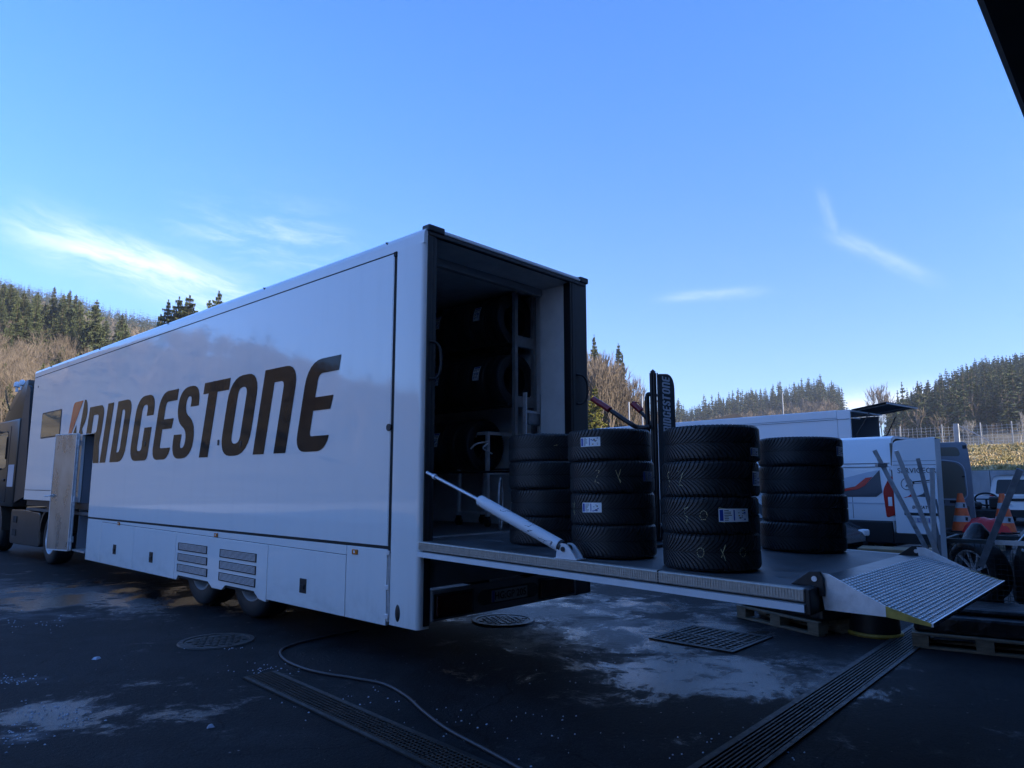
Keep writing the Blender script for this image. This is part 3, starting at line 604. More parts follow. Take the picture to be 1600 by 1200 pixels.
# front wall, right side, inside walls
side_wall('right_side_panel', [(0.5, .9), (12.94, 1.24), (12.94, 3.99), (0.5, 3.99)], M['paint'], 2.5, 2.55)
g = MB(); g.box(.05, 2.5, 12.9, 12.94, 1.24, 3.96); g.build('front_wall', M['paint'], T)
g = MB(); g.prism([(.05, 3.83), (.05, 3.96), (.41, 4.0), (2.5, 4.0), (2.5, 1.24), (.05, 1.24)], 12.945, 12.99, 'y'); g.build('nose_panel', M['paint'], T, bevel=.01)
g = MB(); g.box(2.25, 2.30, .03, .48, 1.06, 3.92); g.build('portal_side_lining', M['inner'], T)
g = MB(); g.box(2.301, 2.55, .0, .49, .36, 3.98); g.build('right_corner_column', M['blackpl'], T, bevel=.012)
g = MB(); g.box(.055, 2.30, .03, 8.9, 3.93, 3.965); g.build('ceiling', M['ceil'], T)
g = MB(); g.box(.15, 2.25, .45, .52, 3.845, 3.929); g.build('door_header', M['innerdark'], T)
g = MB(); g.box(2.44, 2.49, .5, 8.75, 1.08, 3.92); g.build('inner_right_wall', M['inner'], T)
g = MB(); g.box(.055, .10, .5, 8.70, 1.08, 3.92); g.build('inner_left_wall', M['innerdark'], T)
g = MB(); g.box(.1, 2.44, 6.4, 6.45, 1.08, 3.92); g.build('bulkhead', M['inner'], T)
g = MB(); g.box(.055, 2.49, .03, 12.9, 1.02, 1.075); g.build('floor', M['rubberfloor'], T)
g = MB(); g.box(.3, 2.2, .25, .27, 1.075, 1.09); g.build('sill_strip', M['aludull'], T)
# rear frame: black seals, header, corner caps, grab loops
g = MB(); g.box(.045, .10, -.012, .03, 1.06, 3.93); g.box(.115, .15, -.004, .10, 1.06, 3.93); g.build('left_door_seal', M['blackpl'], T, bevel=.006)
g = MB(); g.box(.102, .113, -.008, .04, 1.06, 3.93); g.box(.152, .162, .0, .11, 1.06, 3.92); g.build('left_track', M['darkmetal'], T)
g = MB(); g.box(2.225, 2.249, -.004, .10, 1.06, 3.93); g.box(2.255, 2.30, -.008, .028, 1.06, 3.93); g.build('right_door_seal', M['blackpl'], T, bevel=.006)
g = MB(); g.box(.045, 2.50, -.014, .045, 3.931, 3.975); g.build('header_seal', M['blackpl'], T, bevel=.006)
g = MB(); g.box(.10, 2.47, -.02, .05, 3.976, 4.0); g.build('rear_header', M['whitepaint'], T, bevel=.006)
for x0, x1 in ((.035, .24), (2.40, 2.555)):
    g = MB(); g.box(x0, x1, -.03, .08, 3.965, 4.035); g.build('corner_cap', M['blackpl'], T, bevel=.014)
def loop(x, z0, z1, out):
    pts = [Vector((x, -.01, z0)), Vector((x+out*.6, -.04, z0+.01)), Vector((x+out, -.06, z0+(z1-z0)*.25)), Vector((x+out, -.06, z0+(z1-z0)*.75)), Vector((x+out*.6, -.04, z1-.01)), Vector((x, -.01, z1))]
    g = MB(); g.tube(smooth_path(pts, 6), .013, 8); g.build('grab_handle', M['blackpl'], T, smooth=60)
loop(2.32, 2.50, 2.84, .13); loop(.08, 2.55, 2.90, .09)
# below the floor: rear panel, bumper with lights and number plate
g = MB(); g.box(.14, 2.28, .02, .05, .66, 1.06); g.build('rear_panel', M['rearpanel'], T)
g = MB(); g.box(.06, .135, -.005, .10, .34, 1.06); g.build('rear_post', M['blackpl'], T); g = MB(); g.box(2.24, 2.30, -.004, .4, .36, 1.06); g.build('rear_post', M['blackpl'], T)
bmz0, bmz1 = .37, .64
g = MB(); g.box(.14, 2.235, -.03, .019, bmz0, bmz1); bp_ = g.build('bumper', M['rearpanel'], T, bevel=.012)
for x0, x1 in ((.18, .62), (1.62, 2.16)):
    g = MB(); g.box(x0-.03, x1+.03, -.040, -.031, bmz0+.025, bmz1-.03); tl = g.build('tail_light', M['darkmetal'], T, bevel=.01)
    g = MB(); g.box(x0, x1, -.055, -.041, bmz0+.045, bmz1-.05); g.build('lens', M['redlens'], tl, bevel=.01)
g = MB(); g.box(.78, 1.50, -.042, -.031, .44, .58); g.cyl((.78, -.031, .51), (.78, -.046, .51), .07, n=18); g.cyl((1.50, -.031, .51), (1.50, -.046, .51), .07, n=18); ph = g.build('plate_holder', M['blackpl'], T)
g = MB(); g.box(.88, 1.40, -.053, -.047, .455, .565); np_ = g.build('number_plate', M['plate'], T, bevel=.003)
tm = text_mesh('plate_text', 'HG:GP 205', .098, M['textblack'], .002, .0015)
link('plate_text', tm, np_, (1.145, -.0555, .508), (R(90), 0, 0))
g = MB(); g.box(.882, .915, -.0545, -.0532, .457, .563); g.build('blue_strip', M['textblue'], np_)
# dark underframe and right hand skirt
g = MB(); g.box(.75, 1.0, .1, 12.0, .62, 1.0); g.box(1.55, 1.8, .1, 12.0, .62, 1.0); g.build('chassis_beam', M['darkmetal'], T)
g = MB(); g.box(2.50, 2.54, .5, 8.8, .32, .899); g.build('right_skirt', M['paint'], T)
g = MB(); g.box(.1, 2.45, 5.2, 8.6, .36, .6); g.build('underfloor_box', M['blackpl'], T)
g = MB(); g.box(.05, 2.5, 8.82, 12.9, 1.12, 1.23); g.build('nose_floor', M['blackpl'], T)
# mudguards / side door
g = MB(); g.box(.06, 2.44, 9.47, 9.50, .42, 2.44); g.box(.06, 2.44, 8.76, 8.79, .42, 3.9); g.build('doorway_lining', M['vangrey'], T)
g = MB(); g.box(.9, .93, 8.80, 9.46, .42, 2.44); g.build('doorway_back', M['vangrey'], T)
g = MB(); g.box(-.02, .9, 8.80, 9.46, .40, .43); g.build('door_step', M['aludull'], T)
g = MB(); g.box(.88, .899, 8.95, 9.25, 1.35, 1.5); g.build('control_box', M['steel'], T)
# open side door leaf, swung back along the wall
a = math.atan2(.60, -.16); ld = Vector((math.cos(a), math.sin(a), 0)); ln_ = Vector((ld.y, -ld.x, 0))*-1
if ln_.x > 0: ln_ = -ln_
mt = frame((-.045, 9.45, 0), ld, (0, 0, 1))   # local z = out of leaf
g = MB(); g.box(0, .64, .42, 2.46, -.05, .0, mt); dr = g.build('side_door', M['doorinner'], T, bevel=.008)
g = MB(); g.box(-.012, .0, .42, 2.46, -.055, .006, mt); g.box(-.03, -.014, .42, 2.46, -.02, .0, mt); g.box(-.0, .64, 2.461, 2.475, -.055, .006, mt); g.box(-.0, .64, .40, .418, -.055, .012, mt); g.box(.641, .655, .42, 2.46, -.05, .005, mt); g.build('door_frame', M['alu'], dr)
g = MB()
for z in (.55, 1.25, 2.25): g.box(-.05, -.012, z, z+.1, -.03, .014, mt)
g.build('door_hinge', M['alu'], dr)
zz = 1.36; hnd = MB()
hnd.tube([mt @ Vector((.56, zz, -.05)), mt @ Vector((.56, zz, -.10)), mt @ Vector((.72, zz-.01, -.11))], .012, 6); hnd.cyl(mt @ Vector((.56, zz, -.05)), mt @ Vector((.56, zz, -.07)), .03, n=10)
# the visible face is the one looking towards the rear of the trailer
hnd.build('door_handle', M['steel'], dr)
# window near the front
g = MB(); g.prism(rp([(10.80, 2.49, .05), (12.10, 2.49, .05), (12.10, 3.02, .05), (10.80, 3.02, .05)]), -.006, -.001, 'x'); wf = g.build('window_frame', M['blackpl'], T)
g = MB(); g.prism(rp([(10.83, 2.515, .04), (12.07, 2.515, .04), (12.07, 2.995, .04), (10.83, 2.995, .04)]), -.009, -.0065, 'x'); g.build('pane', M['glass'], wf)
# ---- lettering
t_ = .26
LET = {
 'I': (.27, [[(0, 0), (.27, 0), (.27, 1), (0, 1)]]),
 'R': (.78, [[(0, 0), (t_, 0), (t_, .37), (.44, .37, .05), (.585, 0), (.87, 0), (.735, .36, .08), (.78, .48, .12), (.78, 1, .22), (0, 1)], [(t_, .52, .02), (.53, .52, .08), (.53, .845, .08), (t_, .845, .02)]]),
 'D': (.64, [[(0, 0), (.64, 0, .26), (.64, 1, .22), (0, 1)], [(.25, .155, .02), (.39, .155, .09), (.39, .845, .09), (.25, .845, .02)]]),
 'G': (.73, [[(.73, .68), (.73, 1, .26), (0, 1, .30), (0, 0, .26), (.73, 0, .10), (.73, .50), (.45, .50), (.45, .15, .06), (.26, .15, .07), (.26, .855, .10), (.47, .855, .08), (.47, .68)]]),
 'E': (.63, [[(0, 0, .2), (.60, 0, .16), (.63, .165), (.25, .165, .05), (.25, .44), (.58, .44), (.60, .585), (.25, .585), (.25, .84, .08), (.63, .84), (.63, 1), (0, 1, .28)]]),
 'S': (.67, [[(.67, .71), (.67, 1, .28), (0, 1, .30), (0, .55, .22), (.41, .37, .12), (.41, .145, .10), (.255, .145, .06), (.255, .34), (0, .34), (0, 0, .26), (.67, 0, .30), (.67, .46, .24), (.26, .65, .12), (.26, .86, .10), (.42, .86, .07), (.42, .71)]]),
 'T': (.74, [[(.16, 0), (.42, 0), (.42, .85), (.74, .85), (.74, 1), (0, 1), (0, .85), (.16, .85)]]),
 'O': (.75, [[(0, 0, .28), (.75, 0, .32), (.75, 1, .28), (0, 1, .32)], [(.26, .15, .10), (.49, .15, .10), (.49, .85, .10), (.26, .85, .10)]]),
 'N': (.75, [[(0, 0), (.26, 0), (.26, .835), (.49, .835, .08), (.49, 0), (.75, 0), (.75, 1, .26), (0, 1)]]),
}
SL = .215
def letter_part(ch, y0, z0=1.93, h=1.0):
    wd, cs = LET[ch]; cs = [rp([(p[0]+SL*p[1], p[1])+tuple(p[2:]) for p in c]) for c in cs]
    me = outline_mesh('letter', cs, M['letters'], .0012)
    o = bpy.data.objects.new('letter', me); col.objects.link(o); o.parent = T
    # local x -> -Y, local y -> +Z, local z -> -X
    mt = Matrix(((0, 0, -1, -.0042), (-1, 0, 0, y0), (0, 1, 0, z0), (0, 0, 0, 1))); o.matrix_world = mt
    return o
for ch, y0 in (('R', 9.356), ('I', 8.43), ('D', 7.96), ('G', 7.10), ('E', 6.20), ('S', 5.50), ('T', 4.73), ('O', 3.98), ('N', 3.10), ('E', 2.15)):
    if ch == 'R':   # its left foot is lost in the doorway
        wd, cs = LET['R']; c0 = [(.30, 0+.0, 0)] 
        cs = [rp([(p[0]+SL*p[1], p[1])+tuple(p[2:]) for p in c]) for c in cs]
        def clip(poly):   # Sutherland-Hodgman: keep the part above the doorway, or to the right of it
            return poly
        outer = cs[0]; keep = []
        # right of doorway: local x > y0-DY0 ; above doorway: local y > 2.455-1.93
        xr, yt = 9.356-DY0+.01, 2.46-1.93
        def sh(poly, f, inter):
            out = []
            for i, p in enumerate(poly):
                q = poly[(i+1) % len(poly)]
                if f(p): out.append(p)
                if f(p) != f(q): out.append(inter(p, q))
            return out
        ix = lambda p, q: (xr, p[1]+(q[1]-p[1])*(xr-p[0])/(q[0]-p[0]))
        iy = lambda p, q: (p[0]+(q[0]-p[0])*(yt-p[1])/(q[1]-p[1]), yt)
        A = sh(outer, lambda p: p[1] >= yt, iy); B = sh(sh(outer, lambda p: p[1] < yt, iy), lambda p: p[0] >= xr, ix)
        inner = sh(cs[1], lambda p: p[1] >= yt+.002, lambda p, q: (p[0]+(q[0]-p[0])*(yt+.002-p[1])/(q[1]-p[1]), yt+.002))
        for cc in ([A, inner], [B]):
            me = outline_mesh('letter', cc, M['letters'], .0012); o = bpy.data.objects.new('letter', me); col.objects.link(o); o.parent = T
            o.matrix_world = Matrix(((0, 0, -1, -.0042), (-1, 0, 0, y0), (0, 1, 0, 1.93), (0, 0, 0, 1)))
        continue
    letter_part(ch, y0)
def yz_film(name, pts, mt_, **k):
    cs = [rp([(-p[0], p[1])+tuple(p[2:]) for p in pts])]
    me = outline_mesh(name, cs, mt_, .0012); o = bpy.data.objects.new(name, me); col.objects.link(o); o.parent = T
    o.matrix_world = Matrix(((0, 0, -1, -.0042), (-1, 0, 0, 0), (0, 1, 0, 0), (0, 0, 0, 1)))
    for a_, b_ in k.items(): o[a_] = b_
    return o
yz_film('emblem', [(9.545, 3.09), (10.08, 3.085, .10), (10.33, 2.33), (10.25, 2.33)], M['redfilm'], label='red wedge of the emblem')
yz_film('letter', [(9.47, 3.095, .03), (9.36, 3.09, .10), (9.265, 2.90, .1), (9.31, 2.72, .1), (9.50, 2.56, .03), (9.44, 2.47), (9.66, 2.47), (9.52, 2.93)], M['letters'])
yz_film('letter', [(9.845, 2.66), (9.80, 2.47), (10.02, 2.47)], M['letters'])
# ---- wheels of the trailer
def wheel(parent, x, y, side=-1, r=.5, wdt=.3, name='wheel', hub=M['chrome'], z=None):
    """wheel with its axis along X; side -1 faces -X"""
    z = r if z is None else z
    e = bpy.data.objects.new(name, None); e.empty_display_size = .1; col.objects.link(e); e.parent = parent; e.location = (x, y, z)
    mt = Matrix.Rotation(R(90), 4, 'Y') if side > 0 else Matrix.Rotation(R(-90), 4, 'Y')
    h = wdt/2
    g = MB(); g.lathe([(r*.60, h*.75), (r*.62, h*.98), (r*.75, h*1.05), (r*.90, h*.98), (r*.97, h*.88), (r, h*.65), (r, h*.25), (r*.985, h*.22), (r*.985, h*.14), (r, h*.11), (r, -h*.25), (r*.985, -h*.28), (r, -h*.31), (r, -h*.65), (r*.97, -h*.88), (r*.9, -h), (r*.6, -h*.9)], 48, mt)
    g.build('tyre', M['tyre'], e, smooth=50)
    g = MB(); g.lathe([(r*.615, h*.78), (r*.61, h*.98), (r*.585, h*1.0), (r*.56, h*.9), (r*.53, h*.5), (r*.50, -h*.0), (r*.36, -h*.15), (r*.34, h*.15), (r*.22, h*.2), (r*.2, h*.85), (r*.12, h*.95), (0, h*.95)], 40, mt)
    for k in range(10): a = k*math.pi/5; g.cyl(mt @ Vector((r*.28*math.cos(a), r*.28*math.sin(a), h*.15)), mt @ Vector((r*.28*math.cos(a), r*.28*math.sin(a), h*.32)), r*.03, n=6)
    g.build('rim', hub, e, smooth=40)
    return e
for y in (4.59, 3.24):
    wheel(T, .30, y, -1, .5, .34); wheel(T, 2.28, y, 1, .5, .34)
    g = MB(); g.cyl((.4, y, .5), (2.2, y, .5), .07, n=10); g.build('axle', M['darkmetal'], T)
# ---- lift platform with ribbed edge, ramp and cylinder
def pz(y): return 1.078+.0225*y
PE = -3.38
g = MB(); g.add([(.045, .0, pz(0)), (2.50, .0, pz(0)), (2.50, PE, pz(PE)), (.045, PE, pz(PE)), (.045, 0, pz(0)-.13), (2.5, 0, pz(0)-.13), (2.5, PE, pz(PE)-.13), (.045, PE, pz(PE)-.13)], [(0, 1, 2, 3), (7, 6, 5, 4), (0, 4, 5, 1), (1, 5, 6, 2), (2, 6, 7, 3), (3, 7, 4, 0)])
pf = g.build('lift_platform', [M['rubberfloor']], T)
for x0, x1, lab in ((-.004, .044, 1), (2.501, 2.545, 0)):
    g = MB(); g.add([(x0, .0, pz(0)+.003), (x1, .0, pz(0)+.003), (x1, PE, pz(PE)+.003), (x0, PE, pz(PE)+.003), (x0, 0, pz(0)-.072), (x1, 0, pz(0)-.072), (x1, PE, pz(PE)-.072), (x0, PE, pz(PE)-.072)], [(0, 1, 2, 3), (7, 6, 5, 4), (0, 4, 5, 1), (1, 5, 6, 2), (2, 6, 7, 3), (3, 7, 4, 0)]); g.build('edge_strip', M['knurl'], pf, bevel=.008)
    # ribs across the strip's side and top
    g = MB(); n_ = 190; xs_ = x0-.003 if lab else x1+.003
    for k in range(n_):
        y = PE*(k+.5)/n_
        g.box(min(xs_, x0 if lab else x1)-.0005, max(xs_, x0 if lab else x1), y-.0035, y+.0035, pz(y)-.066, pz(y)-.004)
    for k in range(4): 
        zz = -.062+k*.018
        g.bar((xs_-.001 if lab else xs_+.001, -.01, pz(0)+zz), (xs_-.001 if lab else xs_+.001, PE+.01, pz(PE)+zz), .003, .003)
    g.build('ribs', M['knurl'], pf)
    g = MB(); xa, xb = (-.018, .03) if lab else (2.51, 2.56); g.add([(xa, .0, pz(0)-.086), (xb, .0, pz(0)-.086), (xb, PE, pz(PE)-.086), (xa, PE, pz(PE)-.086), (xa, 0, pz(0)-.128), (xb, 0, pz(0)-.128), (xb, PE, pz(PE)-.128), (xa, PE, pz(PE)-.128)], [(0, 1, 2, 3), (7, 6, 5, 4), (0, 4, 5, 1), (1, 5, 6, 2), (2, 6, 7, 3), (3, 7, 4, 0)]); g.build('edge_flange', M['whitepaint'], pf)
g = MB(); g.box(-.0075, .045, -2.435, -2.428, pz(-2.43)-.074, pz(-2.43)+.006); g.build('strip_joint', M['blackgap'], pf)
for xa, xb in ((.0, .30), (2.2, 2.54)):
    g = MB(); g.box(xa, xb, PE-.03, PE-.001, .86, pz(PE)+.002); g.build('end_stop', M['blackpl'], pf, bevel=.006)
def bracket(x0, x1):
    pts = [(PE+.13, pz(PE)+.004), (PE+.02, pz(PE)+.085), (PE-.04, pz(PE)+.09), (PE-.06, pz(PE)+.05), (PE-.06, pz(PE)-.05), (PE-.01, pz(PE)-.05), (PE-.01, pz(PE)+.004)]
    g = MB(); g.prism(pts, x0, x1, 'x'); b_ = g.build('ramp_bracket', M['blackpl'], pf, bevel=.004)
    g = MB(); g.cyl((x0-.006, PE-.01, pz(PE)+.045), (x0+.001, PE-.01, pz(PE)+.045), .016, n=14); g.build('pivot_bolt', M['alu'], b_)
bracket(.135, .16); bracket(2.40, 2.425)
# ramp: chequer plate, starts a little way onto the platform
RX0, RX1 = .175, 2.38
ZR0 = pz(PE)+.012; RY0 = PE+.02; RY1 = -3.97; ZR1 = .862
rdir = Vector((0, RY1-(PE-.06), ZR1-ZR0)); 
g = MB(); th = .012
g.add([(RX0, PE-.06, ZR0), (RX1, PE-.06, ZR0), (RX1, RY1, ZR1), (RX0, RY1, ZR1), (RX0, PE-.06, ZR0-th), (RX1, PE-.06, ZR0-th), (RX1, RY1, ZR1-th), (RX0, RY1, ZR1-th)], [(0, 1, 2, 3), (7, 6, 5, 4), (0, 4, 5, 1), (1, 5, 6, 2), (2, 6, 7, 3), (3, 7, 4, 0)])
rp_ = g.build('ramp', M['ramp'], T)
g = MB(); g.box(RX0+.04, RX1-.03, PE-.058, PE+.10, 0, .004); 
for i in range(len(g.v)): x, y, z = g.v[i]; g.v[i] = (x, y, pz(PE)+.003+z+(y-PE)*.0225+(0 if y > PE-.02 else .006))
g.build('ramp_lip', M['ramp'], rp_)
def chequer(name, org, ux, uy, nx, ny, par):
    g = MB(); org, ux, uy = Vector(org), Vector(ux), Vector(uy); nrm = ux.cross(uy).normalized()
    if nrm.z < 0: nrm = -nrm
    for i in range(nx):
        for j in range(ny):
            c = org+ux*((i+.5)/nx)+uy*((j+.5)/ny); d = (ux.normalized()*(1 if (i+j) % 2 else .25)+uy.normalized()*(.25 if (i+j) % 2 else 1)).normalized()
            e = nrm.cross(d); L_ = .0175; W_ = .0062
            g.add([c-d*L_+nrm*.0012, c-e*W_+nrm*.0012, c+d*L_+nrm*.0012, c+e*W_+nrm*.0012, c-d*L_*.6+nrm*.0042, c-e*W_*.4+nrm*.0042, c+d*L_*.6+nrm*.0042, c+e*W_*.4+nrm*.0042], [(4, 5, 6, 7), (0, 1, 5, 4), (1, 2, 6, 5), (2, 3, 7, 6), (3, 0, 4, 7)])
    return tag(g.build(name, M['chequer'], par), kind='stuff')
chequer('chequer_pattern', (RX0, PE-.062, ZR0), (RX1-RX0, 0, 0), (0, RY1-PE+.062, ZR1-ZR0), 82, 22, rp_)
g = MB(); yA = PE-.05; yM = yA+(RY1-yA)*.60
for x0 in (RX0-.014, RX1+.001):
    zA, zM = ZR0+.012, ZR0+(ZR1-ZR0)*.60+.006
    g = MB(); g.prism([(yA+.03, zA+.055), (yA-.03, zA+.05), (yM, zM+.002), (yM, zM-.055), (yA, ZR0-.14)], x0, x0+.012, 'x'); g.build('ramp_cheek', M['alu'], rp_)
    g = MB(); g.prism([(yM, zM+.002), (RY1, ZR1+.004), (RY1, ZR1-.012), (yM, zM-.055)], x0, x0+.012, 'x'); g.build('ramp_cheek', M['yellow'], rp_, label='yellow painted ramp cheek')
g = MB(); g.bar((RX0-.01, RY1-.004, ZR1-.004), (RX1+.01, RY1-.004, ZR1-.004), .012, .02); g.build('ramp_nose', M['alu'], rp_)
# hydraulic cylinder
p_rod, p_bar, p_foot = Vector((.055, -.03, 1.69)), Vector((.03, -.745, 1.45)), Vector((.03, -1.64, pz(-1.64)+.075))
ax_ = (p_foot-p_rod).normalized()
hc = MB(); hc.cyl(p_bar, p_foot-ax_*.06, .047, n=22); hcyl = hc.build('hydraulic_cylinder', M['whitepaint'], T, smooth=50)
def scuffed():
    ma = mat('scuffed_white_enamel', (.72, .74, .77), .32); t = ma.node_tree; b = t.nodes['Principled BSDF']
    co = t.nodes.new('ShaderNodeTexCoord'); mp = t.nodes.new('ShaderNodeMapping'); mp.inputs['Scale'].default_value = (1, .35, 1); t.links.new(co.outputs['Object'], mp.inputs[0])
    n = t.nodes.new('ShaderNodeTexNoise'); n.inputs['Scale'].default_value = 16; n.inputs['Detail'].default_value = 3; n.inputs['Roughness'].default_value = .45; t.links.new(mp.outputs[0], n.inputs[0])
    r = t.nodes.new('ShaderNodeValToRGB'); e = r.color_ramp.elements; e[0].position = .485; e[0].color = (.74, .76, .79, 1); e[1].position = .50; e[1].color = (.03, .03, .035, 1)
    e2 = r.color_ramp.elements.new(.515); e2.color = (.03, .03, .035, 1); e3 = r.color_ramp.elements.new(.53); e3.color = (.74, .76, .79, 1)
    s = t.nodes.new('ShaderNodeSeparateXYZ'); t.links.new(co.outputs['Object'], s.inputs[0])
    n2 = t.nodes.new('ShaderNodeTexNoise'); n2.inputs['Scale'].default_value = 5; t.links.new(co.outputs['Object'], n2.inputs[0])
    gt = t.nodes.new('ShaderNodeMath'); gt.operation = 'GREATER_THAN'; gt.inputs[1].default_value = .52; t.links.new(n2.outputs['Fac'], gt.inputs[0])
    t.links.new(n.outputs['Fac'], r.inputs[0]); mx = t.nodes.new('ShaderNodeMixRGB'); mx.inputs[1].default_value = (.74, .76, .79, 1); t.links.new(gt.outputs[0], mx.inputs[0]); t.links.new(r.outputs[0], mx.inputs[2]); t.links.new(mx.outputs[0], b.inputs['Base Color'])
    return ma
hcyl.data.materials[0] = scuffed()
g = MB(); g.cyl(p_rod, p_bar+ax_*.01, .014, n=12); g.build('piston_rod', M['chrome'], hcyl, smooth=50)
g = MB(); g.cyl(p_bar-ax_*.012, p_bar-ax_*.0005, .04, n=20); g.cyl(p_rod+ax_*.10, p_rod+ax_*.13, .024, n=12); g.build('gland', M['alu'], hcyl, smooth=50)
g = MB(); g.cyl(p_foot-ax_*.06, p_foot-ax_*.03, .043, n=20); g.cyl((.0, p_foot.y, p_foot.z), (.075, p_foot.y, p_foot.z), .03, n=16); g.build('cylinder_eye', M['blackpl'], hcyl, smooth=50)
g = MB()
for x0 in (-.006, .072): g.prism(rp([(p_foot.y+.07, pz(-1.6)+.004), (p_foot.y+.055, p_foot.z+.035, .04), (p_foot.y-.03, p_foot.z+.045, .04), (p_foot.y-.11, pz(-1.75)+.03, .02), (p_foot.y-.12, pz(-1.75)+.004)]), x0, x0+.012, 'x')
g.box(-.01, .10, p_foot.y-.13, p_foot.y+.08, pz(-1.6)+.0035, pz(-1.6)+.010); cl = g.build('cylinder_clevis', M['whitepaint'], T)
g = MB(); g.cyl((-.014, p_foot.y, p_foot.z), (-.0065, p_foot.y, p_foot.z), .018, n=12); g.build('pin', M['darkmetal'], cl)
# ---- rack inside, on the right hand wall
RK = []
for y in (.70, 3.1, 5.6):
    for x in (2.04, 2.38):
        g = MB(); g.box(x, x+.05, y, y+.05, 1.08, 3.9); g.build('rack_upright', M['aludull'], T)
    for z in (1.72, 2.50, 3.24):
        g = MB(); g.box(2.09, 2.38, y+.002, y+.048, z, z+.13); g.build('rack_crossbar', M['aludull'], T)
g = MB()
for z in (1.72, 2.50, 3.24): g.box(1.80, 1.83, .6, 5.7, z-.01, z+.015); g.box(2.2, 2.23, .752, 5.6, z+.03, z+.05)
g.box(1.83, 2.05, .9, .93, 1.72, 1.735); g.box(1.83, 2.05, .9, .93, 2.50, 2.515); g.box(1.83, 2.05, .9, .93, 3.24, 3.255)
g.build('rack_rail', M['darkmetal'], T)
# ================================================================== TRUCK in front of the trailer
K = thing('truck_tractor', 'dark bronze truck cab at the far left in front of the white trailer', 'truck', (0, 0, 0))
g = MB(); g.prism(rp([(14.15, 1.05), (16.35, 1.05, .1), (16.45, 1.9, .2), (16.2, 3.05, .25), (14.15, 3.05)]), .06, 2.48, 'x'); cb = g.build('cab_body', M['cabpaint'], K, bevel=.04, smooth=40)
g = MB(); g.prism(rp([(13.95, 3.06), (15.85, 3.06, .1), (15.3, 3.55, .3), (14.2, 3.92, .12), (13.98, 3.92)]), .12, 2.42, 'x'); g.build('roof_fairing', M['cabpaint'], K, bevel=.05, smooth=40)
g = MB(); g.prism(rp([(13.30, 1.30), (14.12, 1.15), (14.12, 3.05), (13.90, 3.80, .05), (13.62, 3.72, .1)]), .09, .14, 'x'); g.build('side_fairing', M['blackpl'], K)
g = MB(); g.prism(rp([(14.95, 1.95, .06), (16.05, 1.80, .06), (15.98, 2.72, .1), (15.0, 2.80, .1)]), .052, .059, 'x'); sw = g.build('side_window', M['glass'], K)
g = MB(); g.prism(rp([(14.8, 1.15, .04), (16.2, 1.15, .04), (16.18, 1.18), (14.83, 1.18)]), .054, .0595, 'x'); g.build('door_gap', M['blackgap'], K)
g = MB(); g.box(.054, .0595, 14.78, 14.80, 1.15, 2.9); g.build('door_gap', M['blackgap'], K)
g = MB(); g.box(.03, .0595, 14.95, 15.15, 1.62, 1.68); g.build('door_handle', M['blackpl'], K, bevel=.01)
g = MB(); g.box(.052, .0585, 14.22, 14.72, 1.5, 2.0); g.build('door_sign', M['greylight'], K, bevel=.01)
# mirrors on curved arms
g = MB(); g.tube([(.08, 15.9, 2.8), (-.12, 15.95, 2.85), (-.22, 15.9, 2.75), (-.22, 15.9, 1.95), (-.12, 15.95, 1.9), (.08, 15.9, 1.95)], .025, 8); g.build('mirror_arm', M['blackpl'], K, smooth=60)
g = MB(); g.box(-.34, -.12, 15.84, 15.98, 2.15, 2.72); mr_ = g.build('mirror', M['blackpl'], K, bevel=.04)
g = MB(); g.box(-.32, -.14, 15.832, 15.8385, 2.18, 2.69); g.build('mirror_glass', M['glass'], mr_)
g = MB(); g.prism(rp([(11.95, .30, .08), (14.25, .26, .1), (14.3, 1.0, .08), (13.2, 1.02), (12.05, .98, .08)]), .10, .40, 'x'); sk = g.build('side_skirt', M['cabpaint'], K, bevel=.02)
g = MB(); g.box(.088, .099, 13.75, 14.05, .72, .86); g.box(.088, .099, 13.75, 14.05, .44, .58); g.build('step_recess', M['blackgap'], sk)
g = MB(); g.prism([(11.43+.62*math.cos(a), .52+.62*math.sin(a)) for a in [R(10+i*16) for i in range(11)]]+[(11.43+.56*math.cos(a), .52+.56*math.sin(a)) for a in [R(170-i*16) for i in range(11)]], .10, .62, 'x'); g.build('mudguard', M['cabpaint'], K, smooth=40)
g = MB(); g.prism([(15.55+.62*math.cos(a), .5+.66*math.sin(a)) for a in [R(0+i*18) for i in range(11)]]+[(15.55+.56*math.cos(a), .5+.60*math.sin(a)) for a in [R(180-i*18) for i in range(11)]], .08, .60, 'x'); g.build('mudguard', M['cabpaint'], K, smooth=40)
wheel(K, .32, 11.43, -1, .5, .34, hub=M['chrome']); wheel(K, 2.2, 11.43, 1, .5, .34); wheel(K, .26, 15.55, -1, .5, .3, hub=M['chrome']); wheel(K, 2.25, 15.55, 1, .5, .3)
g = MB(); g.box(.75, 1.75, 10.6, 16.2, .55, .95); g.build('chassis', M['blackpl'], K)
g = MB(); g.cyl((1.25, 11.6, .95), (1.25, 11.6, 1.1), .5, n=20); g.build('fifth_wheel', M['darkmetal'], K)
for x, y in ((.25, 14.55), (.25, 15.0)):
    g = MB(); g.lathe([(.0, .13), (.05, .11), (.07, .06), (.07, 0), (.03, -.02), (.03, -.12)], 14, Matrix.Translation((x-.12, y, 3.85))); g.build('roof_lamp', M['whitepaint'], K, smooth=60)
g = MB(); g.tube([(.1, 15.3, 3.3), (.05, 15.45, 3.55), (.02, 15.5, 3.8)], .012, 6); g.build('aerial', M['blackpl'], K)
g = MB(); g.tube(smooth_path([Vector((.3, 13.1, 2.2)), Vector((.28, 13.3, 1.6)), Vector((.3, 13.7, 1.5)), Vector((.3, 13.9, 2.2))]), .02, 6); g.build('air_line', M['blackpl'], K)

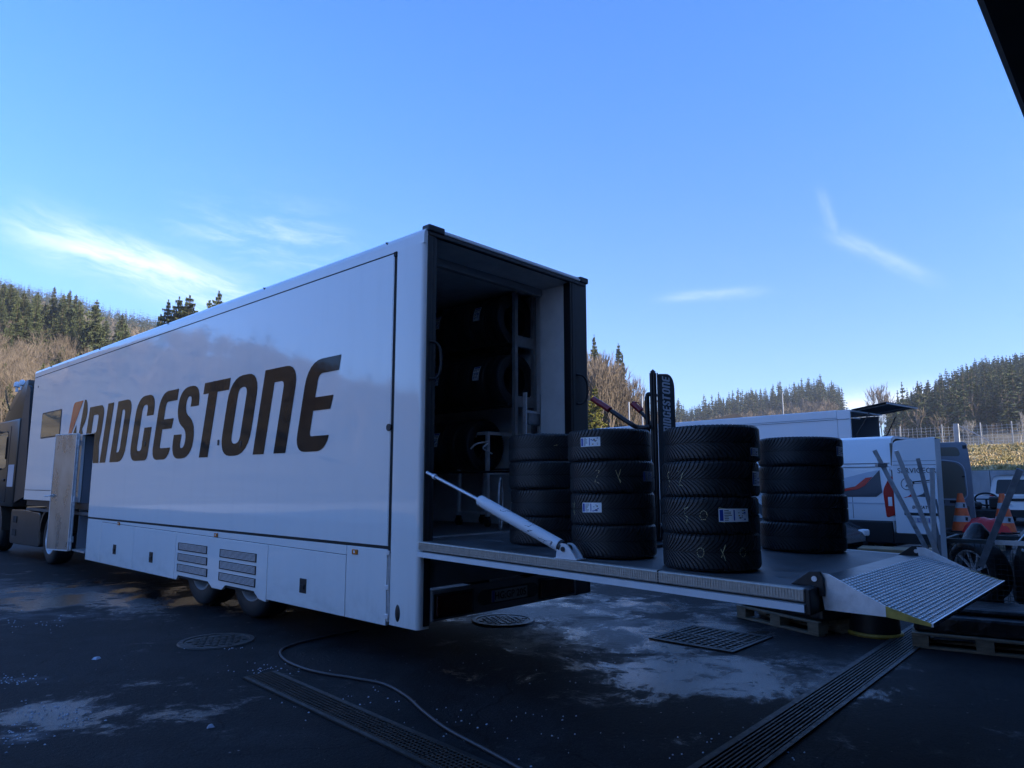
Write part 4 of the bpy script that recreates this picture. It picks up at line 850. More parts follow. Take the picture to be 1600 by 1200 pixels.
# ================================================================== TYRES
TR, TW = .327, .232
def tyre_meshes(seed=0, n=66):
    r, h = TR, TW/2
    prof = [(r*.66, -h*.86), (r*.665, -h*.97), (r*.70, -h), (r*.80, -h*1.04), (r*.92, -h*1.0), (r*.962, -h*.92), (r*.974, -h*.82), (r*.977, 0), (r*.974, h*.82), (r*.962, h*.92), (r*.92, h*1.0), (r*.80, h*1.04), (r*.70, h), (r*.665, h*.97), (r*.66, h*.86), (r*.60, h*.8), (r*.645, h*.5), (r*.645, -h*.5), (r*.60, -h*.8)]
    g = MB(); g.lathe(prof, 56, closed=True); carc = g.mesh('carcass', M['tyre'], smooth=50)
    g = MB()
    # directional tread: swept blocks, one arm to each shoulder
    ns = 7
    for k in range(n):
        for sg in (-1, 1):
            a0 = 2*math.pi*(k+(.5 if sg > 0 else 0))/n; vs = []
            for i in range(ns+1):
                t = i/ns; z = sg*(.004+t*h*.98); sw = .34*(1-(1-t)**1.9)*.85
                rr = r*(1-.0)-.0015*0 - (max(0, t-.78)/.22)**2*r*.045
                a = a0+sw; half = math.pi/n*(.66 if i > 0 else .50)
                # twist the cross section along the sweep
                for da, dr in ((-half, -.010), (-half, 0), (half, 0), (half, -.010)):
                    vs.append(((rr+dr)*math.cos(a+da), (rr+dr)*math.sin(a+da), z))
            fs = []
            for i in range(ns):
                b = i*4
                fs += [(b, b+4, b+5, b+1), (b+1, b+5, b+6, b+2), (b+2, b+6, b+7, b+3)]
            fs += [(0, 1, 2, 3), (ns*4+3, ns*4+2, ns*4+1, ns*4)]
            g.add(vs, fs)
    tread = g.mesh('tread', M['tread'])
    return carc, tread
CARC, TREAD = tyre_meshes()
def surf(a, z, off=.0015):
    """point on the tread surface at angle a, height z"""
    t = abs(z)/(TW/2*.98); rr = TR-(max(0, t-.78)/.22)**2*TR*.045+off
    return (rr*math.cos(a), rr*math.sin(a), z)
def sticker(parent, a, z, wd, ht, seed=1, dark=False):
    g = MB(); n = 6; da = wd/TR
    def strip(a0, a1, z0, z1, off, mi, n=4):
        g.m = mi; vs = []
        for i in range(n+1):
            q = a0+(a1-a0)*i/n; vs += [surf(q, z0, off), surf(q, z1, off)]
        g.add(vs, [(2*i, 2*i+2, 2*i+3, 2*i+1) for i in range(n)])
    strip(a-da/2, a+da/2, z-ht/2, z+ht/2, .0025, 0, 7)
    lb = g.build('paper_label', [M['sticker'] if not dark else M['steeldark']], parent, fixn=False)
    rr = random.Random(seed); g = MB()
    strip(a-da*.47, a-da*.36, z-ht*.42, z+ht*.42, .0032, 1, 2)
    for k in range(7): zz = z+ht*(.36-k*.12); strip(a-da*.33, a-da*(.33-rr.uniform(.10, .26)), zz-ht*.025, zz+ht*.025, .0032, 0, 2)
    strip(a-.04*da, a+.0*da, z-ht*.4, z+ht*.4, .0032, 1, 1)
    for k in range(12):
        aa = a+da*rr.uniform(.06, .42); zz = z+ht*rr.uniform(-.38, .38); s = ht*rr.uniform(.04, .09); strip(aa-s/TR, aa+s/TR, zz-s*.6, zz+s*.6, .0032, rr.choice((0, 1, 1, 2, 0)), 1)
    g.build('label_print', [M['textblack'], M['textblue'], M['yellow']], lb, fixn=False)
def chalk(parent, a, seed, z=0.0, width=.12, n=3):
    rr = random.Random(seed); g = MB(); 
    for k in range(n):
        a0 = a+(k-n/2+.5)*width/TR*1.0; kind = rr.choice('loxsz')
        pts = []
        if kind == 'o': pts = [(a0+.06*math.cos(q)*1.2, z+.03*math.sin(q)) for q in [i*.7 for i in range(10)]]
        elif kind == 'l': pts = [(a0-.05, z+rr.uniform(.01, .05)), (a0+.05, z+rr.uniform(.0, .05)), (a0, z-.06)]
        elif kind == 'x': pts = [(a0-.06, z+.045), (a0+.05, z-.05), (a0, z), (a0+.06, z+.05), (a0-.05, z-.05)]
        elif kind == 's': pts = [(a0+.06, z+.05), (a0-.03, z+.045), (a0-.01, z), (a0+.05, z-.02), (a0, z-.06)]
        else: pts = [(a0-.07, z+.05), (a0+.06, z+.04), (a0-.05, z-.04), (a0+.07, z-.05)]
        fine = []
        for i in range(len(pts)-1):
            for q in range(5): t = q/5; fine.append((pts[i][0]*(1-t)+pts[i+1][0]*t+rr.gauss(0, .004), pts[i][1]*(1-t)+pts[i+1][1]*t+rr.gauss(0, .0015)))
        for i in range(len(fine)-1):
            if rr.random() < .28: continue
            p, q = fine[i], fine[i+1]; d = Vector((q[0]-p[0], (q[1]-p[1])/TR)); 
            if d.length < 1e-4: continue
            d.normalize(); e = Vector((-d.y, d.x)); wq = .0052
            g.add([surf(p[0]+e.x*wq, p[1]+e.y*wq*TR), surf(p[0]-e.x*wq, p[1]-e.y*wq*TR), surf(q[0]-e.x*wq, q[1]-e.y*wq*TR), surf(q[0]+e.x*wq, q[1]+e.y*wq*TR)], [(0, 1, 2, 3)])
    g.build('chalk_mark', M['chalk'], parent, fixn=False)
def tyre(label, loc, rot=(0, 0, 0), group=None):
    e = thing('tyre', label, 'tyre', loc, 0, group); e.rotation_euler = rot
    link('carcass', CARC, e); link('tread', TREAD, e); return e
stacks = [('first', .81, -.80, 'stack beside the trailer opening'), ('second', .50, -1.74, 'stack behind the end of the white cylinder'), ('third', .46, -2.59, 'large front stack nearest the ramp'), ('fourth', 2.19, -2.575, 'rear stack at the far edge of the platform')]
lvl = ['bottom', 'lower middle', 'upper middle', 'top']
sr = random.Random(12)
for si, (nm, sx, sy, desc) in enumerate(stacks):
    toward = math.atan2(CAM[1]-sy, CAM[0]-sx)
    for k in range(4):
        jx, jy = sr.uniform(-.014, .014), sr.uniform(-.014, .014)
        if k == 3 and si == 1: jx -= .01
        if k == 0 and si == 2: jx += .01
        z = pz(sy)+.001+TW*.525+k*TW*1.03
        ro = toward+math.pi*.0
        extra = {(1, 3): ' with a white label at its left', (1, 2): ' with yellow chalk and a dark label', (1, 1): ' with a white label at its left', (2, 3): ' with a small label low on its right', (2, 2): ' with chalk marks at its left', (2, 1): ' with a wide white label and chalk', (2, 0): ' with long chalk scribbles'}.get((si, k), '')
        e = tyre('%s tyre of the %s stack from left%s' % (lvl[k], nm, extra) if extra or si == 3 else '%s tyre of the %s stack from left, %s' % (lvl[k], nm, ['beside the trailer opening', 'behind the white cylinder', 'nearest the ramp', ''][si]), (sx+jx, sy+jy, z), (R(.6)*math.cos(sx), R(-1.3)*math.cos(sx*0), ro), 'tyres stacked on the lift platform')
        # angles: 0 faces the camera, + is to the camera's left... (seen from above, counter-clockwise)
        if si == 3: e.scale = (1.07, 1.07, 1.0)
        if (si, k) == (1, 3): sticker(e, -.45, .02, .165, .070, 3)
        if (si, k) == (1, 2): chalk(e, -.10, 5, .0, .16, 2); sticker(e, .98, .0, .13, .075, 4, dark=True)
        if (si, k) == (1, 1): sticker(e, -.50, .01, .165, .072, 6); chalk(e, -1.12, 7, .0, .1, 1)
        if (si, k) == (2, 3): sticker(e, 1.02, -.062, .10, .055, 8)
        if (si, k) == (2, 2): chalk(e, -.80, 9, .0, .12, 2); sticker(e, 1.18, .0, .13, .095, 10)
        if (si, k) == (2, 1): chalk(e, -.12, 12, .0, .12, 3); sticker(e, .50, .0, .215, .085, 13)
        if (si, k) == (2, 0): chalk(e, .22, 21, -.0, .14, 3)
        if (si, k) == (3, 3): sticker(e, 1.15, .0, .12, .08, 15)
        if (si, k) == (0, 3): chalk(e, .3, 31, -.02, .06, 1)
rn = ['lower', 'middle', 'upper']
for zi, z in enumerate((1.745, 2.525, 3.265)):
    for k in range(9):
        if zi == 0 and k < 2: continue
        e = tyre('winter tyre standing in the %s row of the rack inside the trailer' % rn[zi], (2.115+sr.uniform(-.012, .012), .875+k*.246, z+TR-.02), (R(90), 0, 0), 'rack tyres in the %s row' % rn[zi])
        if k in (1, 4): sticker(e, math.pi-.25, .0, .18, .11, 40+k)
# ---- inside goods: dark red crates, trolley, step ladder
crm = MB(); crm.box(-.55, .55, -.35, .35, 0, .30); crm.box(-.56, .56, -.36, .36, .26, .30); crmesh = crm.mesh('crate_body', M['redtyre'], bevel=.01)
ribm = MB()
for k in range(3): ribm.box(-.552-.004, -.552, -.33, .33, .05+k*.07, .08+k*.07); ribm.box(-.53, .53, -.356, -.352, .05+k*.07, .08+k*.07)
ribme = ribm.mesh('crate_rib', M['redtyre'])
for i, (x, y, z) in enumerate(((1.30, 3.3, 1.076), (1.30, 3.3, 1.378), (1.30, 3.3, 1.68), (1.30, 3.3, 1.982))):
    e = thing('crate', ['lowest', 'second lowest', 'second highest', 'topmost'][i]+' dark red crate in the pile inside the trailer', 'crate', (x, y, z), 0, 'dark red crates inside the trailer')
    link('crate_body', crmesh, e); link('crate_rib', ribme, e)
# steel frame trolley
tf = thing('frame_trolley', 'tubular metal frame trolley on castors standing inside the trailer left of the first tyre stack', 'trolley', (1.98, 1.10, 1.076))
g = MB()
for x, y in ((0, 0), (.0, .5), (.42, 0), (.42, .5)): g.box(x-.02, x+.02, y-.02, y+.02, .12, 1.10)
g.build('frame_upright', M['alu'], tf)
g = MB(); g.box(-.02, .44, -.02, .02, 1.101, 1.14); g.box(-.02, .44, .48, .52, 1.101, 1.14); g.box(-.019, .019, .02, .48, 1.101, 1.139); g.box(.02, .40, -.015, .015, .14, .17); g.box(-.018, .018, .02, .48, .14, .17); g.box(.02, .40, -.015, .015, .62, .65); g.build('frame_rail', M['alu'], tf)
for x, y in ((0, 0), (.42, 0), (0, .5), (.42, .5)):
    g = MB(); g.cyl((x-.02, y, .05), (x+.02, y, .05), .05, n=16); g.box(x-.028, x+.028, y-.02, y+.02, .08, .118); g.build('castor', M['blackpl'], tf, smooth=40)
# bicycle-like hoop
g = MB(); hp_ = [(2.0+.30*0, .55+.26*math.cos(a), 1.40+.30*math.sin(a)) for a in [i*math.pi/16 for i in range(33)]]
hp_ = [(1.60+.20*math.cos(a), .52+.16*math.cos(a), 1.37+.28*math.sin(a)) for a in [i*2*math.pi/32 for i in range(33)]]
g.tube(hp_, .011, 8); o = g.build('hoop', M['steel'], smooth=60); tag(o, 'thin metal hoop showing behind the left edge of the first tyre stack', 'hoop')
g = MB(); g.tube(smooth_path([Vector((1.50, .9, 1.98)), Vector((1.55, .85, 2.04)), Vector((1.70, .8, 2.06)), Vector((1.6, .8, 1.99)), Vector((1.75, .8, 1.93))]), .010, 6); o = g.build('cable_loop', M['steel'], smooth=60); tag(o, 'pale loop of cable hanging above the metal hoop', 'cable')
# step ladder against the rack
la = thing('step_ladder', 'small aluminium step ladder standing between the rack end and the white side lining', 'ladder', (2.04, .56, 1.076))
g = MB(); g.bar((.0, 0, 0), (.02, .0, 1.58), .05, .022); g.bar((.30, 0, 0), (.27, .0, 1.58), .05, .022); g.build('stile', M['alu'], la)
g = MB()
for k in range(5): g.box(.03, .265, -.03, .03, .26+k*.27, .285+k*.27)
g.build('step', M['alu'], la)
g = MB(); g.box(.05, .25, -.04, .0, 1.20, 1.34); g.build('tray', M['steeldark'], la, bevel=.01)

# ================================================================== PALLETS AND LOADS
def pallet(label, origin, xd, L_=1.2, W_=.8):
    """euro pallet: origin is a ground corner, xd the long direction, width to the left of it"""
    a = math.atan2(xd[1], xd[0]); e = thing('pallet', label, 'pallet', (origin[0], origin[1], .001), a)
    for k, (y0, y1) in enumerate(((0, .145), (.182, .282), (.3275, .4725), (.518, .618), (.655, .80))):
        g = MB(); g.box(0, L_, y0, y1, .122, .144); g.build('deck_board', M['wood'], e, bevel=.003)
    for x0 in (0, .5275, 1.055):
        g = MB(); g.box(x0, x0+.145, 0, W_, .1, .1215); g.build('cross_board', M['wood'], e, bevel=.003)
        for y0 in (0, .3275, .655):
            g = MB(); g.box(x0+.001, x0+.144, y0+.001, y0+.144, .0225, .0995); g.build('block', M['wood'], e, bevel=.003)
    for y0, y1 in ((0, .10), (.35, .45), (.70, .80)):
        g = MB(); g.box(0, L_, y0, y1, 0, .022); g.build('bottom_board', M['wood'], e, bevel=.003)
    return e
def dirn(p, q): d = Vector((q[0]-p[0], q[1]-p[1])); d.normalize(); return d
P1a, P1b = (4.11, -1.00), (3.66, -2.12); d1 = dirn(P1a, P1b)
pallet('wooden pallet on the wet asphalt under the end of the lift platform', P1a, d1)
n1 = Vector((-d1.y, d1.x))
def oriented(p, a, b): return (p[0]+d1.x*a+n1.x*b, p[1]+d1.y*a+n1.y*b)
a1 = math.atan2(d1.y, d1.x)
M['tarp'] = mat('black_tarpaulin', (.011, .011, .013), .42, var=.3, vscale=5, bump=.8, bscale=5, bdist=.05)
g = MB(); g.box(0.02, 1.24, .03, .80, 0, .34); o = g.build('covered_load', M['tarp'], loc=(P1a[0], P1a[1], .147), rz=a1, bevel=.04); tag(o, 'black covered load lying on the pallet under the platform end', 'load')
bt = thing('rubber_tub', 'black tub with a yellow foot rim beside the pallet under the platform', 'tub', (4.22, -2.50, .001))
g = MB(); g.lathe([(0, .34), (.20, .34), (.235, .31), (.25, .05), (.25, .04), (0, .04)], 32); g.build('body', M['blackpl'], bt, smooth=40)
g = MB(); g.lathe([(0, 0), (.272, 0), (.278, .018), (.27, .036), (0, .0385)], 32); g.build('foot_ring', M['yellow'], bt, smooth=40)
P2a, P2b = (3.80, -2.96), (4.03, -4.10); d2 = dirn(P2a, P2b)
pallet('wooden pallet at the lower right corner beside the slotted drain', P2a, d2)
a2 = math.atan2(d2.y, d2.x)
g = MB(); g.box(.02, 1.22, .05, .82, 0, .17); g.box(.10, 1.2, .2, .80, .171, .235); o = g.build('covered_load', M['tarp'], loc=(P2a[0], P2a[1], .147), rz=a2, bevel=.03); tag(o, 'low black covered load on the pallet at the lower right', 'load')

# ================================================================== STILLAGE with wheel, leaning metal profiles
SG = thing('wire_stillage', 'dark steel stillage with wire mesh sides holding a car wheel and long metal profiles', 'cage', (5.05, -3.05, 0), R(-88))
SLn, SWd, SH = 1.12, .85, .94
for x in (0, SLn):
    for y in (0, SWd):
        g = MB(); g.box(x-.03, x+.03, y-.03, y+.03, .02, SH); g.build('corner_post', M['cage'], SG, bevel=.004)
for y in (0, SWd): g = MB(); g.box(-.035, SLn+.035, y-.022, y+.022, SH+.001, SH+.045); g.build('top_rail', M['cage'], SG)
for x in (0, SLn): g = MB(); g.box(x-.022, x+.022, .03, SWd-.03, SH+.001, SH+.043); g.build('top_rail', M['cage'], SG); g = MB(); g.box(x-.02, x+.02, .032, SWd-.032, .10, .14); g.build('bottom_rail', M['cage'], SG)
g = MB()
for y in (0, SWd):
    for k in range(1, 20): g.cyl((k*SLn/20, y, .14), (k*SLn/20, y, SH), .0022, n=4)
    for k in range(1, 15): g.cyl((0, y, .14+k*.054), (SLn, y, .14+k*.054), .0022, n=4)
for x in (0, SLn):
    for k in range(1, 16): g.cyl((x, k*SWd/16, .14), (x, k*SWd/16, SH), .0022, n=4)
    for k in range(1, 15): g.cyl((x, 0, .14+k*.054), (x, SWd, .14+k*.054), .0022, n=4)
tag(g.build('wire_mesh', M['cage'], SG), kind='stuff')
g = MB(); g.box(.02, SLn-.02, .02, SWd-.02, .09, .105); g.build('tray_floor', M['cage'], SG)
g = MB(); g.tube(smooth_path([Vector((SLn-.02, -.02, .35)), Vector((SLn-.06, -.02, .62)), Vector((SLn-.2, -.02, .80)), Vector((SLn-.42, -.02, .90))]), .016, 6); g.build('curved_brace', M['steel'], SG)
g = MB(); g.box(SLn*.42, SLn*.66, -.03, -.024, SH-.0, SH+.05); g.build('name_plate', M['alu'], SG)
g = MB(); g.box(.1, SLn-.1, -.045, -.031, .12, .24); g.build('yellow_board', M['yellow'], SG)
# car wheel in the stillage
cw = thing('car_wheel', 'alloy car wheel with tyre lying in the wire stillage', 'wheel', (5.40, -3.30, .62)); cw.rotation_euler = (0, R(-8), R(-38))
mt = Matrix.Rotation(R(-90), 4, 'Y')
g = MB(); g.lathe([(.24, .09), (.26, .115), (.30, .12), (.335, .10), (.345, .06), (.345, -.06), (.335, -.1), (.3, -.12), (.24, -.1)], 40, mt); g.build('tyre', M['tyre'], cw, smooth=50)
g = MB(); g.lathe([(.245, .095), (.24, .11), (.225, .10), (.215, .04), (.21, -.08)], 40, mt)
for k in range(10):
    a = k*math.pi/5; a2_ = a+.1
    g.bar(mt @ Vector((.04*math.cos(a), .04*math.sin(a), .07)), mt @ Vector((.225*math.cos(a2_), .225*math.sin(a2_), .085)), .022, .02, mt @ Vector((0, 0, 1)))
g.cyl(mt @ Vector((0, 0, .03)), mt @ Vector((0, 0, .085)), .05, n=18); g.build('rim', M['steel'], cw, smooth=40)
g = MB(); g.lathe([(0, -.07), (.21, -.07)], 30, mt); g.build('spoke_shade_disc', M['blackpl'], cw)  # black disc standing in for the shade behind the spokes
# black cloth-like hump behind the rail
g = MB(); g.lathe([(0, .34), (.05, .33), (.13, .22), (.20, .05), (.22, 0)], 20, Matrix.Translation((5.62, -3.27, .80))); g.cyl((5.62, -3.27, .12), (5.62, -3.27, .80), .2, n=16); o = g.build('black_sack', M['tarp'], smooth=60); tag(o, 'black peaked sack standing in the stillage behind its top rail', 'sack')
# leaning profiles: top and foot given in the stillage's own plane
def unproj(px, py, dist): return at(px, py, dist)
def profile(label, pt, pb, dist_t, dist_b, wpx, kind='angle', name='metal_profile', mt_=None):
    a = unproj(pt[0], pt[1], dist_t); b = unproj(pb[0], pb[1], dist_b); wd = wpx*.78*dist_t*.83/FPX
    g = MB(); v = (Vector(CAM)-a).normalized()
    if kind == 'angle':
        r = (b-a).normalized().cross(v).normalized()
        g.bar(a, b, .005, wd, v.cross(b-a)); g.bar(a+r*(-wd/2)-v*wd*.4, b+r*(-wd/2)-v*wd*.4, wd*.75, .005, r)
    elif kind == 'box':
        g.bar(a, b, wd, wd*.7, v)
    else: g.bar(a, b, wd*.35, wd, v.cross(b-a))
    o = g.build(name, mt_ or M['steel'], bevel=.002); tag(o, label, 'metal profile', 'metal profiles leaning in the stillage'); return o
profile('leftmost metal profile, leaning to the left over the tail of the van', (1366, 703), (1462, 885), 9.0, 9.2, 9, 'box')
profile('pale metal profile leaning left, second from the left above the stillage', (1400, 704), (1478, 900), 9.1, 9.3, 9, 'box', mt_=M['alu'])
profile('dark thin profile leaning left between the two pale ones', (1434, 716), (1482, 905), 9.3, 9.4, 8, 'box', mt_=M['steeldark'])
profile('short dark angle profile beside the upright bright strip', (1441, 738), (1474, 870), 9.35, 9.4, 6, 'box', mt_=M['steeldark'])
profile('bright upright strip with a square top end in the stillage', (1456, 730), (1461, 890), 9.15, 9.3, 9, 'box', mt_=M['alu'])
profile('tall wide white stained strip standing upright at the right of the bundle', (1464, 686), (1478, 900), 9.2, 9.3, 10, 'box', mt_=M['whitepaint'])
profile('thin dark rod behind the bright upright strip', (1462, 780), (1488, 900), 9.5, 9.5, 4, 'box', mt_=M['steeldark'])
profile('single dark metal profile leaning to the right at the far end of the stillage', (1594, 733), (1532, 885), 9.0, 9.3, 12, 'box', mt_=M['steeldark'])
g = MB(); c_ = at(1377, 727, 9.03); g.box(-.045, .045, -.05, .05, -.02, .02); o = g.build('cross_clip', M['steeldark'], loc=c_, rz=.6); tag(o, 'small dark clip across the leftmost leaning profile', 'clip')

# ================================================================== HAND TRUCK, FLAG
HTL = at(1014, 850, 6.6); HTL.z = pz(HTL.y)+.002; HZ0 = 0
HT = thing('hand_truck', 'black tyre hand truck with two red grips standing behind the tyre stacks', 'hand truck', HTL)
def W(px, py, d): return at(px, py, d)-HTL
dH = 6.6
g = MB(); g.tube(smooth_path([W(955, 642, dH+.1), W(985, 662, dH), W(998, 668, dH), W(1016, 667, dH-.05)], 5), .022, 10); g.build('handle_tube', M['blackpl'], HT, smooth=60); g = MB(); g.tube([W(1001, 643, dH+.35), W(1011, 655, dH+.3), W(1016, 662, dH+.25)], .018, 8); g.build('handle_tube', M['blackpl'], HT, smooth=60)
g = MB(); g.tube([W(926, 623, dH+.2), W(953, 640.5, dH+.1)], .030, 12); g.build('grip', M['handlered'], HT, smooth=60, bevel=.006)
g = MB(); g.tube([W(988, 630, dH+.4), W(1002, 643, dH+.35)], .030, 12); g.build('grip', M['handlered'], HT, smooth=60, bevel=.006)
g = MB(); g.tube([W(988, 628.5, dH+.38), W(997, 629, dH+.37), W(1004, 638, dH+.36), W(1004, 642, dH+.35)], .006, 6); g.build('grip_guard', M['handlered'], HT, smooth=60)
def drop(px, py, d): p = W(px, py, d); return p, Vector((p.x, p.y, HZ0+.06))
g = MB()
pA, pB = drop(1018, 583, dH); g.cyl(pA, pB, .020, n=10)
pA, pB = drop(1022, 583, dH); g.cyl(pA, pB, .020, n=10)
pA = W(1011, 620, dH); pB = Vector((pA.x, pA.y, HZ0+.06)); g.cyl(pA, pB, .022, n=10)
g.tube(smooth_path([W(1011, 622, dH), W(1012, 617, dH), W(1015, 616, dH), W(1027, 619, dH)], 4), .020, 8); g.tube([W(1018, 583, dH), W(1020, 580, dH), W(1022, 583, dH)], .02, 8)
g.tube([W(1010, 666, dH), W(1022, 666, dH)], .016, 8); g.build('mast', M['blackpl'], HT, smooth=60)
q = W(1017, 700, dH)
g = MB(); g.box(q.x-.2, q.x+.2, q.y-.15, q.y+.05, .0, .02); g.build('toe_plate', M['blackpl'], HT)
for s in (-.2, .2):
    g = MB(); g.cyl((q.x+s-.02, q.y+.1, .10), (q.x+s+.02, q.y+.1, .10), .10, n=20); g.build('wheel', M['tyre'], HT, smooth=40)
# flag
Fd = 14.0
FL = thing('beach_flag', 'black flag banner with grey vertical lettering and a rounded top behind the tyre stacks', 'flag', (0, 0, 0))
f0 = at(1027, 585, Fd); f1 = at(1055, 600, Fd); fb = at(1027, 700, Fd)
hd = Vector((rt.x, rt.y, 0)); wdF = (f1-f0).dot(rt)
bx = Vector((f0.x, f0.y, 0)); FL.location = (bx.x, bx.y, 0)
zt = f0.z+.01; zb_ = .75
cs = [rp([(0.012, zb_), (wdF, zb_, .03), (wdF, zt, wdF*.95), (.012, zt, .02)], 8)]
me = outline_mesh('cloth', cs, M['flag'], .004); o = bpy.data.objects.new('cloth', me); col.objects.link(o); o.parent = FL
nrmF = Vector((-hd.y, hd.x, 0))
mF = Matrix((hd, Vector((0, 0, 1)), hd.cross(Vector((0, 0, 1))))).transposed().to_4x4(); o.matrix_local = mF
g = MB(); g.cyl((0, 0, .02), (0, 0, zt+.02), .013, n=10); g.build('pole', M['blackpl'], FL, smooth=60)
g = MB(); g.box(-.3, .3, -.02, .02, 0.001, .02); g.box(-.02, .02, -.3, -.021, 0.001, .02); g.box(-.02, .02, .021, .3, 0.001, .02); g.build('cross_foot', M['blackpl'], FL)
# its lettering runs upwards
lh = wdF*.46; total = 0; wid = [('B', .70)]+[(c, LET[c][0]) for c in 'RIDGESTONE']; gap = .13
tw = sum(x for _, x in wid)+gap*(len(wid)-1); sc_l = lh*.92; y_ = 0
LETB = [[(0, 0), (.66, 0, .24), (.66, .53, .14), (.62, .53, .14), (.62, 1, .22), (0, 1)], [(.25, .14), (.42, .14, .08), (.42, .44, .08), (.25, .44)], [(.25, .58), (.40, .58, .08), (.40, .86, .08), (.25, .86)]]
ztext = zt-.075-tw*sc_l
for c, x in wid:
    cs = LETB if c == 'B' else LET[c][1]
    cs = [rp([(p[0]+SL*p[1], p[1])+tuple(p[2:]) for p in cc]) for cc in cs]
    cs = [[(-q[1]*lh, q[0]*sc_l) for q in cc] for cc in cs]   # turned a quarter: reading upwards
    me = outline_mesh('letter', cs, M['flagtext'], .002); o = bpy.data.objects.new('letter', me); col.objects.link(o); o.parent = FL
    base = hd*(wdF*.5+lh*.5)+Vector((0, 0, ztext+y_*sc_l)) + hd.cross(Vector((0, 0, 1)))*.004
    mm = mF.copy(); mm.translation = base; o.matrix_local = mm; y_ += x+gap
# ================================================================== WHITE BOX TRAILER BEHIND
p_r = Vector((20.59, 2.61, 0)); p_l = Vector((21.45, 9.9, 0)); ang = math.atan2((p_l-p_r).y, (p_l-p_r).x)-R(90)
B = thing('box_trailer', 'long white box trailer far behind the tyre stacks with its rear hatch raised', 'trailer', p_r, ang)
LB = 12.5
g = MB(); g.box(0, .04, .45, LB, .9, 3.72); g.build('side_panel', M['vanwhite'], B)
g = MB(); g.box(-.01, .05, 0, .44, .9, 3.99); g.build('corner_column', M['vanwhite'], B, bevel=.02)
g = MB(); g.box(-.008, .06, .441, LB, 3.725, 4.0); g.build('roof_rail', M['vanwhite'], B, bevel=.03)
g = MB(); g.box(.06, 2.5, .0, LB, 3.93, 3.98); g.build('roof', M['vanwhite'], B)
g = MB(); g.box(.05, 2.5, LB-.05, LB, .9, 3.92); g.box(2.46, 2.5, .1, LB-.06, .9, 3.92); g.build('far_walls', M['vangrey'], B)
g = MB(); g.box(.05, 2.45, 2.2, 2.25, .95, 3.9); g.build('inner_partition', M['vantan'], B)
g = MB(); g.box(.05, 2.45, .02, 2.2, .95, 1.0); g.box(.052, .09, .03, 2.1, 1.0, 3.9); g.build('inner_lining', M['innerdark'], B)
g = MB(); g.box(.052, 2.45, .0, .03, .9, 1.6); g.build('tail_board', M['rearpanel'], B)
g = MB(); g.box(.25, .75, .00, .04, 3.70, 3.75); g.build('lamp_strip', M['sticker'], B)
hm = Matrix.Translation((0, -.02, 4.0)) @ Matrix.Rotation(R(-8), 4, 'X')
g = MB(); g.box(.05, 2.55, -1.15, 0, -.03, .0, hm); ht_ = g.build('raised_hatch', M['blackpl'], B, bevel=.01)
g = MB(); g.box(.05, 2.55, -1.16, -1.12, -.08, -.031, hm); g.box(.3, .34, -1.1, -.1, -.06, -.031, hm); g.box(1.9, 1.94, -1.1, -.1, -.06, -.031, hm); g.build('hatch_rib', M['aludull'], ht_)
g = MB(); g.bar((.15, .0, 3.0), (.15, -.55, 3.85), .03, .03); g.bar((2.4, .0, 2.9), (2.4, -.5, 3.86), .03, .03); g.build('gas_strut', M['blackpl'], B)
g = MB(); g.box(0.02, 2.48, .5, LB-3, .4, .88); g.build('underframe', M['blackpl'], B)
for y in (2.6, 3.9): wheel(B, .3, y, -1, .5, .3)
wheel(B, .3, 11.2, -1, .5, .3)
g = MB(); g.bar((-.02, .02, 3.68), (-.02, LB, 3.68), .01, .012); g.build('seam', M['greydark'], B)

# ================================================================== CAMPER VAN with open rear doors
V = thing('panel_van', 'white panel van with red and grey stripes and both rear doors swung open', 'van', (11.72, -.80, 0), R(-5)); V.scale = (1, 1, .9)
# local: x across (0 = near side), y forward, z up
H0 = 2.84
# body side profile leans in towards the roof
sidep = [(.10, .50), (.02, .75), (0, 1.0), (0, 1.55), (.05, 2.2), (.11, 2.62), (.19, 2.78), (.34, H0)]
g = MB(); n = len(sidep); ys = [0, .6, 1.6, 3.6, 4.5]; vs = []
for y in ys: vs += [(x, y, z) for x, z in sidep]+[(2.05-x, y, z) for x, z in reversed(sidep)]
m2 = 2*n; fs = []
for i in range(len(ys)-1):
    for j in range(m2-1): fs.append((i*m2+j, (i+1)*m2+j, (i+1)*m2+j+1, i*m2+j+1))
g.add(vs, fs); g.build('body', M['vanwhite'], V, smooth=40)
# inner lining so the open rear reads as a room
g = MB(); vs = []
for y in (0.03, 3.2): vs += [(x+.06, y, z-.02) for x, z in sidep]+[(2.05-x-.06, y, z-.02) for x, z in reversed(sidep)]
g.add(vs, [(j, j+1, m2+j+1, m2+j) for j in range(m2-1)]+[tuple(range(m2, 2*m2))]); g.build('cargo_lining', M['vantan'], V)
g = MB()
ring = [(x, z) for x, z in sidep]+[(2.05-x, z) for x, z in reversed(sidep)]; ring2 = [(x+.06, z-.06 if z > 2 else z) for x, z in sidep]+[(2.05-x-.06, z-.06 if z > 2 else z) for x, z in reversed(sidep)]
g.add([(x, -.005, z) for x, z in ring]+[(x, -.005, z) for x, z in ring2], [(j, j+1, m2+j+1, m2+j) for j in range(m2-1)]); g.build('rear_frame', M['vanwhite'], V)
g = MB(); g.prism(rp([(4.5, .5), (5.9, .5, .2), (6.0, 1.15, .3), (5.3, 1.45, .3), (4.75, 2.45, .3), (4.5, 2.8)]), .03, 2.02, 'x'); g.build('front_end', M['vanwhite'], V, smooth=30, bevel=.03)
g = MB(); g.prism(rp([(4.55, 1.5), (5.2, 1.5, .05), (4.75, 2.3, .1), (4.55, 2.35)]), .02, .03, 'x'); g.build('side_window', M['glass'], V)
